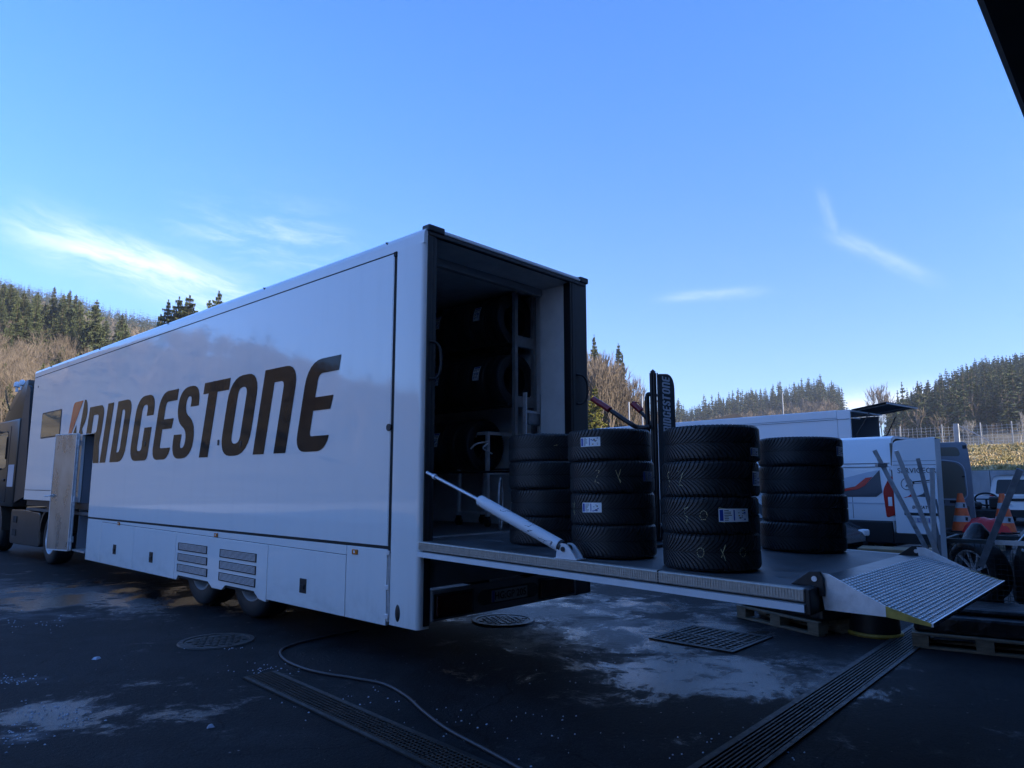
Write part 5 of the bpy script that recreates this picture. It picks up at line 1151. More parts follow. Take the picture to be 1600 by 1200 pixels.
g = MB(); g.box(-.022, .10, .02, 4.4, .42, .90); g.box(-.02, .9, -.16, .015, .42, .68); g.build('lower_skirt', M['blackpl'], V, bevel=.02)
g = MB(); g.box(.1, 1.95, .02, 5.5, .36, .50); g.build('underbody', M['blackpl'], V)
g = MB(); g.prism([(0.02, .901), (3.6, .901), (3.6, .915), (0.02, .915)], -.006, .02, 'x'); g.build('trim_line', M['blackgap'], V)
for yy, z in ((1.5, 2.13), (1.5, 2.21)):
    g = MB(); g.bar((.030 if z < 2.2 else .042, 0.02, z), (.030 if z < 2.2 else .042, 4.4, z), .012, .012); g.build('body_crease', M['greydark'], V)
g = MB(); g.bar((-.002, .0, 1.30), (-.002, 4.0, 1.30), .006, .03); g.build('swage_line', M['greylight'], V)
g = MB(); g.box(-.003, .08, .78, .79, .95, 1.6); g.build('panel_gap', M['greydark'], V)
def vx(z):   # near-side x of the body at height z
    for (x0, z0), (x1, z1) in zip(sidep, sidep[1:]):
        if z0 <= z <= z1: return x0+(x1-x0)*(z-z0)/(z1-z0)
    return 0
def film(parent, name, poly, mt_, x_of=vx, off=.006):
    g = MB(); g.add([(x_of(z)-off, y, z) for y, z in poly], [tuple(range(len(poly)))]); g.add([(x_of(z)-off+.003, y, z) for y, z in poly], [tuple(range(len(poly)))[::-1]])
    k = len(poly); g.f += [(i, (i+1) % k, k+(i+1) % k, k+i) for i in range(k)]; g.mi += [0]*k
    return g.build(name, mt_, parent, fixn=False)
film(V, 'grey_stripe', [(.22, 2.06), (.48, 1.75), (1.55, 1.48), (1.45, 1.43), (.3, 1.45), (.18, 1.55), (.20, 1.75)], M['greydark'])
film(V, 'red_stripe', [(.36, 1.90), (.50, 1.88), (.72, 1.68), (1.60, 1.46), (.66, 1.62), (.52, 1.70)], M['redfilm'], off=.011)
film(V, 'pale_stripe', [(.22, 2.06), (.5, 2.0), (1.4, 1.75), (2.4, 1.5), (2.3, 1.42), (1.57, 1.44), (.50, 1.77)], M['greylight'], off=.0035)
film(V, 'pale_stripe', [(1.9, 2.12), (2.6, 2.05), (3.4, 1.7), (3.2, 1.5), (2.4, 1.7)], M['greylight'], off=.0035)
film(V, 'red_stripe', [(1.1, 2.19), (1.55, 2.14), (2.0, 2.05), (1.55, 2.11)], M['redfilm'], off=.011)
# tail lamp: tall red band
g = MB(); g.prism(rp([(-.03, 1.05, .04), (.13, .98, .06), (.17, 1.6, .1), (.02, 1.92, .06), (-.03, 1.9, .02)]), -.012, .07, 'x'); tl = g.build('tail_lamp', mat('van_tail_red', (.42, .02, .012), .25), V, bevel=.01)
g = MB(); g.box(-.018, -.0125, .0, .075, 1.25, 1.45); g.build('reversing_lens', M['whitepaint'], tl, bevel=.003)
g = MB(); g.box(.06, .12, -.03, .0, .9, 2.66); g.build('door_pillar', M['vantan'], V)
for z in (.92, 2.05):
    g = MB(); g.box(.0, .05, -.06, .03, z, z+.10); g.build('door_hinge', M['steel'], V, bevel=.01)
g = MB(); g.box(.0, .09, -.17, -.08, .62, .82); g.box(-.024, .0, 1.0, 1.12, .60, .66); g.build('bumper_reflector', M['redlens'], V, bevel=.005)
wheel(V, .14, 1.05, -1, .35, .24, z=.35); wheel(V, 1.9, 1.05, 1, .35, .24, z=.35); wheel(V, .14, 5.0, -1, .35, .24, z=.35); wheel(V, 1.9, 5.0, 1, .35, .24, z=.35)
# left rear door, open at a right angle: outer face towards us
def vdoor(hx, hy, ang, out, wd=.95, name='rear_door', mt_out=None):
    """door standing from hinge (hx,hy) in local direction ang; profile narrows to the top"""
    e = bpy.data.objects.new(name, None); e.empty_display_size = .1; col.objects.link(e); e.parent = V; e.location = (hx, hy, 0); e.rotation_euler = (0, 0, ang)
    return e
# local door axes: x along the door (hinge -> free edge), y thickness, z up
D1 = vdoor(.035, -.045, R(-88), 1); D1.scale = (.86, 1, 1)
def dprof(wd, top_in=.06): return rp([(0, .66, .03), (wd, .66, .03), (wd, 2.2), (wd-.0, 2.76, .05), (top_in, 2.70, .10), (.0, 2.2)])
g = MB(); g.prism(dprof(.95), -.07, .0, 'y'); g.build('door_panel', M['vanwhite'], D1, bevel=.01)
# outer face is at y=-.07 or 0 depending on side: towards the camera (-X world) -> local y = -.07 side
fy = -.0735
g = MB(); g.box(.02, .93, fy, -.0705, 2.155, 2.165); g.box(.02, .93, fy, -.0705, 2.245, 2.252); g.build('door_crease', M['greydark'], D1)
g = MB(); g.box(.945, .965, -.075, .005, .68, 2.74); g.build('door_edge_seal', M['blackpl'], D1)
g = MB(); g.box(.02, .93, fy-.01, -.0705, .44, .655); g.build('door_foot', M['blackpl'], D1, bevel=.01)
g = MB(); g.box(.20, .92, fy-.012, -.0705, 1.06, 1.12); g.build('plate_lamp_bar', M['blackpl'], D1, bevel=.01)
g = MB(); g.box(.32, .84, fy-.008, -.0705, .90, 1.02); pl = g.build('number_plate', M['plate'], D1)
g = MB(); g.box(.322, .37, fy-.0095, fy-.0085, .905, 1.015); g.build('blue_strip', M['textblue'], pl)
link('plate_text', text_mesh('plate_text', 'LW 1', .12, M['textblue'], .002, .002), pl, (.60, fy-.011, .957), (R(90), 0, 0))
def dtext(s, size, x, z, m_, off=.0, sh=0, sp=1): return link('lettering', text_mesh('lettering', s, size, m_, .002, off, sh, sp), D1, (x, fy-.003, z), (R(90), 0, 0))
dtext('SERVICECR', .165, .52, 2.03, M['textblack'], .0)
dtext('DUCATO', .085, .57, 1.235, M['textblack'], .003, .2, 1.15)
dtext('2', .17, .30, 1.74, M['textblack'], .003, .2)
g = MB(); cc = [(.30+.125*math.cos(a), 1.74+.125*math.sin(a)) for a in [i*2*math.pi/28 for i in range(29)]]; g.tube([(x, fy-.003, z) for x, z in cc], .006, 4); g.build('logo_ring', M['textblack'], D1)
g = MB(); g.prism([(.42, 1.74), (.86, 1.79), (.86, 1.84), (.42, 1.80)], fy-.004, fy, 'y'); g.build('logo_bar', M['textblack'], D1)
g = MB(); g.prism([(.46, 1.756), (.82, 1.797), (.82, 1.812), (.46, 1.772)], fy-.0065, fy-.0045, 'y'); g.build('logo_bar_text', M['sticker'], D1)
g = MB(); g.prism([(.28, 1.45), (.44, 1.58), (.42, 1.47)], fy-.004, fy, 'y'); g.prism([(.20, 1.44), (.34, 1.48), (.26, 1.44)], fy-.004, fy, 'y'); g.build('red_flash', M['redfilm'], D1)
g = MB(); g.prism([(.46, 1.47), (.62, 1.53), (.72, 1.68), (.73, 1.52), (.66, 1.46)], fy-.004, fy, 'y'); g.build('grey_flash', M['greydark'], D1)
# right rear door, inner face towards us
D2 = vdoor(1.98, -.045, R(-84), 1); D2.scale = (.90, 1, 1)
g = MB(); g.prism(rp([(0, .60, .03), (.95, .60, .03), (.93, 2.2), (.88, 2.74, .08), (.0, 2.74, .03)]), .0, .06, 'y'); g.build('door_panel', M['vangrey'], D2, bevel=.01)
g = MB(); g.prism(rp([(.22, 1.40, .12), (.80, 1.40, .16), (.78, 2.22, .24), (.22, 2.30, .06)]), -.004, -.0005, 'y'); g.build('window_card', M['vantan'], D2)
g = MB(); g.prism(rp([(.15, 2.42, .03), (.75, 2.40, .08), (.70, 2.62, .08), (.15, 2.62, .03)]), -.004, -.0005, 'y'); g.build('door_card', M['vantan'], D2); g = MB(); g.prism(rp([(.10, .70, .04), (.84, .70, .04), (.84, 1.22, .04), (.10, 1.22, .04)]), -.004, -.0005, 'y'); g.build('door_card', M['vantan'], D2)
rr_ = rp([(.19, 1.37, .12), (.83, 1.37, .16), (.81, 2.25, .24), (.19, 2.33, .06)]); g = MB(); g.tube([(x, -.008, z) for x, z in rr_+[rr_[0]]], .012, 5); g.build('window_rim', M['greylight'], D2)
g = MB(); g.box(.15, .34, -.03, -.001, 1.27, 1.36); g.box(.45, .62, -.025, -.001, 1.29, 1.345); g.box(.80, .88, -.02, -.001, 2.58, 2.66); g.box(.74, .80, -.02, -.001, 1.9, 1.93); g.build('latch', M['blackpl'], D2, bevel=.005)

# ================================================================== DARK CAR beside the van, only a corner shows
def small_car(name, label, cat, loc, rz, body, lamp=M['redlens']):
    e = thing(name, label, cat, loc, rz)
    # y forward; origin at centre on the ground
    secs = [(-2.0, .50, .45, .72), (-1.95, .78, .40, 1.02), (-1.5, .84, .30, 1.38), (-.6, .86, .25, 1.47), (.3, .86, .25, 1.44), (.95, .85, .25, 1.02), (1.6, .82, .28, .88), (1.95, .72, .32, .72), (2.05, .45, .40, .55)]
    g = MB(); vs = []; k = 10
    for y, hw, z0, z1 in secs:
        belt = min(z1, .92); hw2 = hw*(.78 if z1 > 1.2 else .93)
        vs += [(-hw*.9, y, z0), (-hw, y, z0+.15), (-hw, y, belt-.08), (-hw*.97, y, belt), (-hw2, y, z1-.03), (hw2, y, z1-.03), (hw*.97, y, belt), (hw, y, belt-.08), (hw, y, z0+.15), (hw*.9, y, z0)]
    g.add(vs, [(i*k+j, (i+1)*k+j, (i+1)*k+(j+1) % k, i*k+(j+1) % k) for i in range(len(secs)-1) for j in range(k)]+[tuple(range(k)), tuple(range(len(secs)*k-1, len(secs)*k-k-1, -1))]); g.build('body', body, e, smooth=35)
    for sx in (-1, 1):
        g = MB(); g.add([(sx*.853, -1.3, .95), (sx*.845, .75, .95), (sx*.70, .25, 1.37), (sx*.70, -1.1, 1.37)], [(0, 1, 2, 3)]); g.build('side_glass', M['glass'], e)
        g = MB(); g.box(sx*.62-.12, sx*.62+.12, 1.86, 2.0, .62, .74); g.build('headlight', M['sticker'], e, bevel=.03)
        g = MB(); g.box(sx*.68-.1, sx*.68+.1, -2.0, -1.9, .72, .88); g.build('tail_light', lamp, e, bevel=.03)
    for x, sd in ((-.74, -1), (.74, 1)):
        for y in (-1.25, 1.25): wheel(e, x, y, sd, .31, .2, z=.31)
    return e
M['blackcar'] = mat('black_car_paint', (.012, .012, .014), .25, coat=0, spec=.3)
small_car('parked_car', 'black car showing only its light and bumper behind the fourth tyre stack', 'car', (9.55, 1.25, 0), R(176), M['blackcar'])

# ================================================================== WHITE MINIBUS far right
def minibus(label, loc, rz, group=None):
    e = thing('minibus', label, 'minibus', loc, rz, group)
    # local: y forward, rear at y=0, centre x=0
    pr = [(.86, .42), (.92, .55), (.93, .95), (.92, 1.12), (.84, 1.60), (.77, 1.80), (.62, 1.88)]
    k = len(pr)*2; g = MB(); vs = []
    for y, f, zf in ((0, 1, 1), (.08, 1.0, 1.0), (3.2, 1, 1), (3.9, .97, .86), (4.5, .93, .60), (4.8, .8, .5)):
        for x, z in pr: vs.append((-x*f, y+(.05+.16*max(0, (z-1.0))/.88 if y == 0 else 0), .42+(z-.42)*zf))
        for x, z in reversed(pr): vs.append((x*f, y+(.05+.16*max(0, (z-1.0))/.88 if y == 0 else 0), .42+(z-.42)*zf))
    g.add(vs, [(i*k+j, (i+1)*k+j, (i+1)*k+(j+1) % k, i*k+(j+1) % k) for i in range(5) for j in range(k)]+[tuple(range(k)), tuple(range(6*k-1, 5*k-1, -1))]); g.build('body', M['vanwhite'], e, smooth=35)
    def ry(z): return .05+.16*max(0, (z-1.0))/.88-.008
    g = MB(); q = rp([(-.74, 1.16, .06), (.74, 1.16, .06), (.66, 1.70, .08), (-.66, 1.70, .08)]); g.add([(x, ry(z)-.004, z) for x, z in q], [tuple(range(len(q)))]); g.build('rear_window', M['vanglass'], e)
    g = MB(); g.prism(rp([(-.93, .30, .04), (.93, .30, .04), (.93, .58, .04), (-.93, .58, .04)]), -.06, .25, 'y'); g.build('bumper', M['blackpl'], e, bevel=.02)
    for sx in (-1, 1):
        g = MB(); g.box(sx*.86-.065, sx*.86+.065, -.0, .12, .82, 1.12); g.build('tail_light', mat('minibus_tail_red', (.5, .02, .02), .25) if 'mtr' not in M else M['mtr'], e, bevel=.01)
        g = MB(); g.box(sx*.905-.0, sx*.905+.004*sx+.003, .5, 3.0, 1.15, 1.58, Matrix.Identity(4)); g.build('side_glass', M['glass'], e)
    g = MB(); g.box(-.26, .26, .01, .03, .90, 1.0); g.build('number_plate', M['textblack'], e)
    g = MB(); g.bar((-.6, .035, 1.06), (.6, .035, 1.06), .012, .015); g.build('tailgate_crease', M['greylight'], e)
    for x, sd in ((-.78, -1), (.78, 1)):
        for y in (.9, 3.8): wheel(e, x, y, sd, .33, .22, z=.33)
    return e
M['mtr'] = mat('minibus_tail_red', (.5, .02, .02), .25)
minibus('white minibus seen from behind at the far right edge below the grass slope', (28.3, -.78, 0), R(-90+0))
# ================================================================== CONES and what they stand on
def cone(label, loc, rz):
    e = thing('traffic_cone', label, 'cone', loc, rz, 'traffic cones')
    def rad(z): return .20-.155*z/.75
    zs = [(.03, .20, 'o'), (.20, .32, 'w'), (.32, .47, 'o'), (.47, .58, 'w'), (.58, .76, 'o')]
    g = MB(); g.box(-.23, .23, -.23, .23, 0, .03); g.build('foot', M['blackpl'], e, bevel=.01)
    for z0, z1, c in zs:
        ex = .002 if c == 'w' else 0
        pr = [(rad(z0)+ex, z0), (rad(z1)+ex, z1)]
        if z1 > .7: pr += [(rad(z1)-.012, z1), (rad(z1)-.012, z1-.1)]
        g = MB(); g.lathe(pr, 28); g.build('orange_band' if c == 'o' else 'white_band', M['conered'] if c == 'o' else M['conewhite'], e, smooth=40)
    for z in (.24, .50):
        g = MB(); a = math.pi+.9-rz; g.add([((rad(zz)+.006)*math.cos(a+da), (rad(zz)+.006)*math.sin(a+da), zz) for da, zz in ((-.35, z-.01), (-.1, z-.02), (.1, z+.05), (-.3, z+.06))], [(0, 1, 2, 3)]); g.build('black_mark', M['textblack'], e, fixn=False)
    return e
c1 = at(1505, 831, 17.0); c2 = at(1571, 833, 17.0)
ztop = min(c1.z, c2.z)
cone('orange and white traffic cone on the left, next to the open grey van door', (c1.x, c1.y, ztop+.002), .3)
cone('orange and white traffic cone on the right, below the far white minibus', (c2.x, c2.y, ztop+.002), .9)
# a low flatbed cart carries them
mid = (c1+c2)/2; dd = Vector((c2.x-c1.x, c2.y-c1.y)).normalized(); a_ = math.atan2(dd.y, dd.x)
fc = thing('flatbed_cart', 'low dark flatbed cart carrying both traffic cones and the red plastic sheet', 'cart', (mid.x, mid.y, 0), a_)
g = MB(); g.box(-1.0, 1.1, -.45, .55, ztop-.08, ztop); g.build('bed', M['blackpl'], fc, bevel=.01)
g = MB()
for k in range(5): g.box(-1.0+k*.47, -.62+k*.47, -.47, -.451, ztop-.30, ztop-.20)
g.build('side_board', M['wood'], fc)
g = MB(); g.box(-.95, 1.05, -.40, .5, ztop-.2, ztop-.081); g.build('underframe', M['darkmetal'], fc)
for x in (-.7, .8):
    for y in (-.35, .42):
        g = MB(); g.cyl((x, y-.06, .19), (x, y+.06, .19), .19, n=20); g.build('wheel', M['tyre'], fc, smooth=40)
# red plastic sheet crumpled between the cones
g = MB(); rr = random.Random(3); nx_, ny_ = 16, 9; vs = []
for i in range(nx_):
    for j in range(ny_):
        u, v = i/(nx_-1), j/(ny_-1); h = .27*math.sin(math.pi*min(1, max(0, u)))**.35*math.sin(math.pi*v)**.5+rr.uniform(-.022, .022)
        vs.append((-.36+u*.82, -.26+v*.5, ztop+.012+max(0, h)))
g.add(vs, [(i*ny_+j, (i+1)*ny_+j, (i+1)*ny_+j+1, i*ny_+j+1) for i in range(nx_-1) for j in range(ny_-1)])
o = g.build('plastic_sheet', M['redplastic'], loc=(mid.x, mid.y, 0), rz=a_, smooth=60, fixn=False); tag(o, 'crumpled bright red plastic sheet between the two traffic cones', 'plastic sheet')
# utility vehicle with steering wheel behind
uc = at(1528, 800, 21.5); UV = thing('utility_vehicle', 'small dark open utility vehicle with a steering wheel and upright oval screen behind the cones', 'vehicle', (uc.x, uc.y, 0), a_)
g = MB(); g.box(-.45, .55, -.3, 1.3, .35, .95); g.box(-.35, .1, -.32, .0, .95, 1.12); g.box(.25, .52, -.25, .2, .95, 1.25); g.build('body', M['blackpl'], UV, bevel=.05)
for x in (-.45, .55):
    for y in (-.1, 1.1):
        g = MB(); g.cyl((x-.1, y, .27), (x+.1, y, .27), .27, n=22); g.build('wheel', M['tyre'], UV, smooth=40)
st = at(1541, 780, 21.5)-Vector((uc.x, uc.y, 0)); ss = Matrix.Rotation(-a_, 3, 'Z') @ st
g = MB(); ci = [(ss.x+.24*math.cos(q), ss.y+.05*math.sin(q), ss.z+.15*math.sin(q)) for q in [i*2*math.pi/28 for i in range(29)]]; g.tube(ci, .022, 6); g.bar((ss.x-.22, ss.y, ss.z), (ss.x+.22, ss.y, ss.z), .03, .03); g.bar((ss.x, ss.y, ss.z), (ss.x, ss.y-.0, .9), .05, .05); g.build('steering_wheel', M['blackpl'], UV, smooth=60)
ov = Matrix.Rotation(-a_, 3, 'Z') @ (at(1507, 770, 21.5)-Vector((uc.x, uc.y, 0)))
g = MB(); g.lathe([(0, -.015), (.30, -.015), (.31, 0), (.30, .015), (0, .015)], 26, Matrix.Translation(ov) @ Matrix.Rotation(R(12), 4, 'Y') @ Matrix.Rotation(R(68), 4, 'Z') @ Matrix.Rotation(R(90), 4, 'X') @ Matrix.Diagonal((.55, 1.35, 1, 1))); g.bar((ov.x, ov.y, ov.z-.3), (ov.x, ov.y, .9), .04, .04); g.build('oval_screen', M['steel'], UV, smooth=40)
g = MB(); wv = Matrix.Rotation(-a_, 3, 'Z') @ (at(1530, 779, 21.8)-Vector((uc.x, uc.y, 0))); g.prism(rp([(wv.x-.35, wv.z-.12), (wv.x+.75, wv.z-.2, .05), (wv.x+.35, wv.z+.02, .05), (wv.x-.35, wv.z+.14, .05)]), wv.y+.3, wv.y+1.1, 'y'); g.build('bonnet', M['vanwhite'], UV, bevel=.03)
# plywood box and boards low behind the platform edge
bx_ = at(1400, 862, 13.8); e = thing('wooden_box', 'low plywood box standing under the open van door with the printed lettering', 'box', (bx_.x, bx_.y, 0), a_)
g = MB(); g.box(-.55, .55, -.3, .3, .12, .50); g.build('box_body', M['ply'], e, bevel=.01)
g = MB()
for k in range(3): g.box(-.55+k*.48, -.41+k*.48, -.3, .3, .0, .119)
g.build('box_foot', M['wood'], e)
bx_ = at(1350, 868, 14.2); e = thing('wooden_box', 'flat dark wooden box low beside the rear wheel of the white van', 'box', (bx_.x, bx_.y, 0), a_)
g = MB(); g.box(-.4, .4, -.3, .3, .10, .24); g.build('box_body', M['wood'], e, bevel=.01)
g = MB(); g.box(-.4, -.25, -.3, .3, 0, .099); g.box(.25, .4, -.3, .3, 0, .099); g.build('box_foot', M['wood'], e)
# black covered bundle at the right edge
bb = at(1600, 850, 10.4)
e = thing('covered_scooter', 'large black covered scooter cut off by the right edge of the picture', 'scooter', (bb.x+.05, bb.y-.22, 0), a_)
g = MB(); g.prism(rp([(-.38, .22, .08), (.95, .2, .1), (.95, 1.15, .2), (.35, 1.34, .25), (-.05, 1.22, .2), (-.36, .85, .2)]), -.28, .35, 'y'); g.build('cover', M['tarp'], e, smooth=40, bevel=.09)
g = MB(); g.tube(smooth_path([Vector((-.32, -.30, .88)), Vector((-.15, -.31, 1.08)), Vector((.1, -.31, 1.22)), Vector((.4, -.30, 1.30))]), .012, 6); g.build('cover_piping', M['sticker'], e, smooth=60)
for x in (-.1, .75):
    g = MB(); g.cyl((x, -.04, .24), (x, .08, .24), .24, n=22); g.build('wheel', M['tyre'], e, smooth=40)

# ================================================================== FAR HOUSE, LAMP MASTS
hp0 = at(1094, 655, 92); hp1 = at(1160, 648, 92); ah = math.atan2(hp1.y-hp0.y, hp1.x-hp0.x); lnH = math.hypot(hp1.x-hp0.x, hp1.y-hp0.y); zr = hp1.z
HB = thing('far_house', 'low house with a flat brownish roof far behind the white box trailer', 'house', (hp0.x, hp0.y, 0), ah)
g = MB(); g.box(.3, lnH-.3, 0, 7, 0, zr-1.0); g.build('wall', M['concrete'], HB)
g = MB(); g.prism([(0, zr-.8), (lnH*.85, zr+.12), (lnH, zr-.25), (lnH, zr-.9), (0, zr-1.0)], -.6, 7.6, 'y'); g.build('roof', mat('weathered_roof', (.12, .10, .085), .8, var=.2), HB)
for k in range(3):
    g = MB(); g.box(.8+k*1.6, 1.7+k*1.6, -.03, .05, zr-2.6, zr-1.4); g.build('window', M['glass'], HB)
for px, y0, y1, d, lb in ((1222, 613, 660, 75, 'thin pale lamp mast in front of the forest behind the white box trailer'), (982.5, 628, 668, 60, 'left of two thin pale poles by the bare trees behind the red grips'), (1003, 618, 668, 60, 'right of two thin pale poles by the bare trees behind the red grips')):
    p = at(px, y0, d); g = MB(); g.cyl((p.x, p.y, 0), p, .09, .06, n=8)
    tag(g.build('mast', M['concrete']), lb, 'mast')
# low kerb and fence behind the trailer so that lit ground shows in the centre
# ================================================================== TREES
M['needles'] = randmat(mat('spruce_needles', (.035, .048, .018), .9, color2=(.10, .105, .045), vscale=.8, detail=6, spec=.1), .7, 1.35)
M['needles2'] = mat('far_spruce_needles', (.030, .042, .020), .9, color2=(.085, .09, .045), vscale=.06, detail=9, spec=.1)
M['yneedles'] = mat('golden_green_foliage', (.07, .075, .012), .9, color2=(.20, .17, .03), vscale=.7, detail=6, spec=.1)
M['bark'] = mat('bark', (.12, .095, .07), .95, var=.3, vscale=3, spec=.1)
M['twigs'] = randmat(mat('bare_twigs', (.12, .095, .07), .95, color2=(.26, .20, .145), vscale=.4, spec=.1), .75, 1.25)
M['twigs2'] = mat('far_bare_twigs', (.11, .09, .065), .95, color2=(.27, .205, .145), vscale=.12, detail=9, spec=.1)
M['paletwigs'] = mat('pale_bare_twigs', (.42, .38, .33), .95, var=.2, vscale=.6, spec=.1)
def spruce_data(seed, levels, nb0, nb1, seg, H=20., RAD=3.2, z0=.10, ragged=.35, col_=1.0):
    r = random.Random(seed); V = []; F = []
    for i in range(levels):
        t = (i+r.uniform(-.25, .25))/(levels-1); t = min(1, max(0, t)); z_ = H*(z0+(1-z0)*t*.985); rad = RAD*((1-t)**.82*col_+.03)*(.82 if i % 2 else 1)
        nb = int(nb0+(nb1-nb0)*t); off = r.uniform(0, 6.28)
        for k in range(nb):
            z = z_+r.uniform(-.9, .9)*H*(1-z0)/levels*(1-t*t); a = off+6.2832*k/nb+r.uniform(-.25, .25); L_ = rad*r.uniform(1-ragged, 1.12)
            ca, sa = math.cos(a), math.sin(a); droop = L_*(.30 if t < .75 else -.1)+r.uniform(-.1, .1)
            wd = L_*r.uniform(.22, .34)*(1.0 if nb > 6 else 1.3)
            if seg <= 1:
                b = len(V); V += [(0.08*ca*L_, .08*sa*L_, z+.35), (ca*L_*.6-sa*wd, sa*L_*.6+ca*wd, z-droop*.7), (ca*L_, sa*L_, z-droop), (ca*L_*.6+sa*wd, sa*L_*.6-ca*wd, z-droop*.7)]
                F += [(b, b+1, b+2), (b, b+2, b+3)]
            else:
                for q in range(seg):
                    u0, u1 = q/seg, (q+1)/seg
                    for sg in (-1, 1):
                        w0 = wd*(.35+.65*math.sin(math.pi*min(1, u0+.2)))*r.uniform(.8, 1.3); zz0 = z-droop*u0*u0*1.0; zz1 = z-droop*u1*u1; b = len(V)
                        V += [(ca*L_*u0, sa*L_*u0, zz0+.05), (ca*L_*(u1+.03), sa*L_*(u1+.03), zz1+.04), (ca*L_*(u0+.5/seg+.10)-sg*sa*w0, sa*L_*(u0+.5/seg+.10)+sg*ca*w0, zz0-.18-r.uniform(0, .35))]; F.append((b, b+1, b+2))
                        b = len(V); V += [(ca*L_*u0, sa*L_*u0, zz0), (ca*L_*u1, sa*L_*u1, zz1), (ca*L_*(u0+.4/seg), sa*L_*(u0+.4/seg), zz0-.45-r.uniform(0, .4))]; F.append((b, b+1, b+2))
    return np.array(V), np.array(F)
def bare_data(seed, H=12., depth=4, twig=3, spread=.55, thin=1.0, minr=.012):
    r = random.Random(seed); V = []; F = []
    def seg(p, q, r0, r1, n=3):
        d = (q-p).normalized(); a = d.cross(Vector((.3, .2, 1)) if abs(d.z) < .9 else Vector((1, 0, 0))).normalized(); c = d.cross(a); b = len(V)
        for P_, rr in ((p, r0), (q, r1)):
            for i in range(n): V.append(tuple(P_+(a*math.cos(6.283*i/n)+c*math.sin(6.283*i/n))*rr))
        for i in range(n): j = (i+1) % n; F.append((b+i, b+j, b+n+j)); F.append((b+i, b+n+j, b+n+i))
    def grow(p, d, L_, rad, dep):
        q = p+d*L_; seg(p, q, rad, max(rad*.72, minr))
        if dep == 0:
            for k in range(twig):
                dd = (d+Vector((r.uniform(-1, 1), r.uniform(-1, 1), r.uniform(-.2, .9)))*.75).normalized(); b = len(V); e = dd.cross(Vector((.1, .3, 1))).normalized()*minr*1.3; s = p+d*L_*r.uniform(.3, 1)
                t = s+dd*L_*r.uniform(.6, 1.2); V.extend([tuple(s-e), tuple(s+e), tuple(t)]); F.append((b, b+1, b+2))
            return
        for k in range(r.choice((2, 3, 3))):
            dd = (d*1.0+Vector((r.uniform(-1, 1), r.uniform(-1, 1), r.uniform(-.15, .7)))*spread).normalized()
            grow(q if k == 0 else p+d*L_*r.uniform(.45, 1), dd, L_*r.uniform(.66, .86), max(rad*.6, minr), dep-1)
    grow(Vector((0, 0, -.3)), Vector((r.uniform(-.05, .05), r.uniform(-.05, .05), 1)).normalized(), H*.27, H*.013*thin, depth)
    V = np.array(V); V[:, 2] *= H/max(V[:, 2].max(), .1); return V, np.array(F)
def cone_data(H, r0, n=6):
    V = [(r0*math.cos(6.283*i/n), r0*math.sin(6.283*i/n), -.5) for i in range(n)]+[(r0*.25*math.cos(6.283*i/n), r0*.25*math.sin(6.283*i/n), H) for i in range(n)]
    F = []
    for i in range(n): j = (i+1) % n; F += [(i, j, n+j), (i, n+j, n+i)]
    return np.array(V), np.array(F)
def np_mesh(name, V, F, mats, mi=None):
    me = bpy.data.meshes.new(name); me.vertices.add(len(V)); me.vertices.foreach_set('co', np.asarray(V, np.float32).ravel())
    me.loops.add(len(F)*3); me.loops.foreach_set('vertex_index', np.asarray(F, np.int32).ravel()); me.polygons.add(len(F)); me.polygons.foreach_set('loop_start', np.arange(0, len(F)*3, 3, dtype=np.int32))
    for x in (mats if isinstance(mats, (list, tuple)) else [mats]): me.materials.append(x)
    if mi is not None: me.polygons.foreach_set('material_index', np.asarray(mi, np.int32))
    me.update(calc_edges=True); return me
HI = [spruce_data(s, 34, 9, 6, 4, RAD=4.3+.7*(s % 3), ragged=.6) for s in range(4)]
MID = [spruce_data(20+s, 18, 8, 4, 2, RAD=3.2+.5*(s % 3), z0=.14, ragged=.6) for s in range(4)]
LO = [spruce_data(40+s, 10, 7, 4, 1, RAD=2.7+.3*(s % 3), z0=.10, ragged=.5) for s in range(5)]
tr20 = cone_data(19, .28)
me_hi = [np_mesh('crown', *d, M['needles']) for d in HI]; me_mid = [np_mesh('crown', *d, M['needles']) for d in MID]
me_tr = np_mesh('trunk', *tr20, M['bark'])
BARE = [bare_data(60+s, 12, 5, 4, .62) for s in range(5)]; BAREF = [bare_data(80+s, 14, 5, 3, .5, minr=.03) for s in range(4)]
BSH = [bare_data(90+s, 5, 4, 5, .8, minr=.014) for s in range(3)]
def split_bare(name, d, H, mt_):
    """trunk and lower limbs apart from the crown of twigs"""
    V, F = d; zc = V[F].mean(1)[:, 2]; k = 6   # first six triangles are the trunk
    return np_mesh('trunk', V[:6], F[:k], M['bark'] if mt_ is not M['paletwigs'] else mt_), np_mesh('crown', V[6:], F[k:]-6, mt_)
bare_me = [split_bare('b', d, 12, M['twigs']) for d in BARE]; baref_me = [split_bare('b', d, 14, M['twigs']) for d in BAREF]; pale_me = [split_bare('b', d, 14, M['paletwigs']) for d in BAREF]
tre = random.Random(99)
def tree(name, label, loc, s, meshes, group=None, sxy=None):
    e = thing(name, label, 'tree', loc, tre.random()*6.28, group); e.scale = (sxy or s, sxy or s, s)
    for nm, me in meshes: link(nm, me, e)
    return e
def tree_top(px, py, d, base, H, **k):
    p = at(px, py, d); z = hz(p.x, p.y); h = max(4, p.z-z); return (p.x, p.y, z-.2), h/H
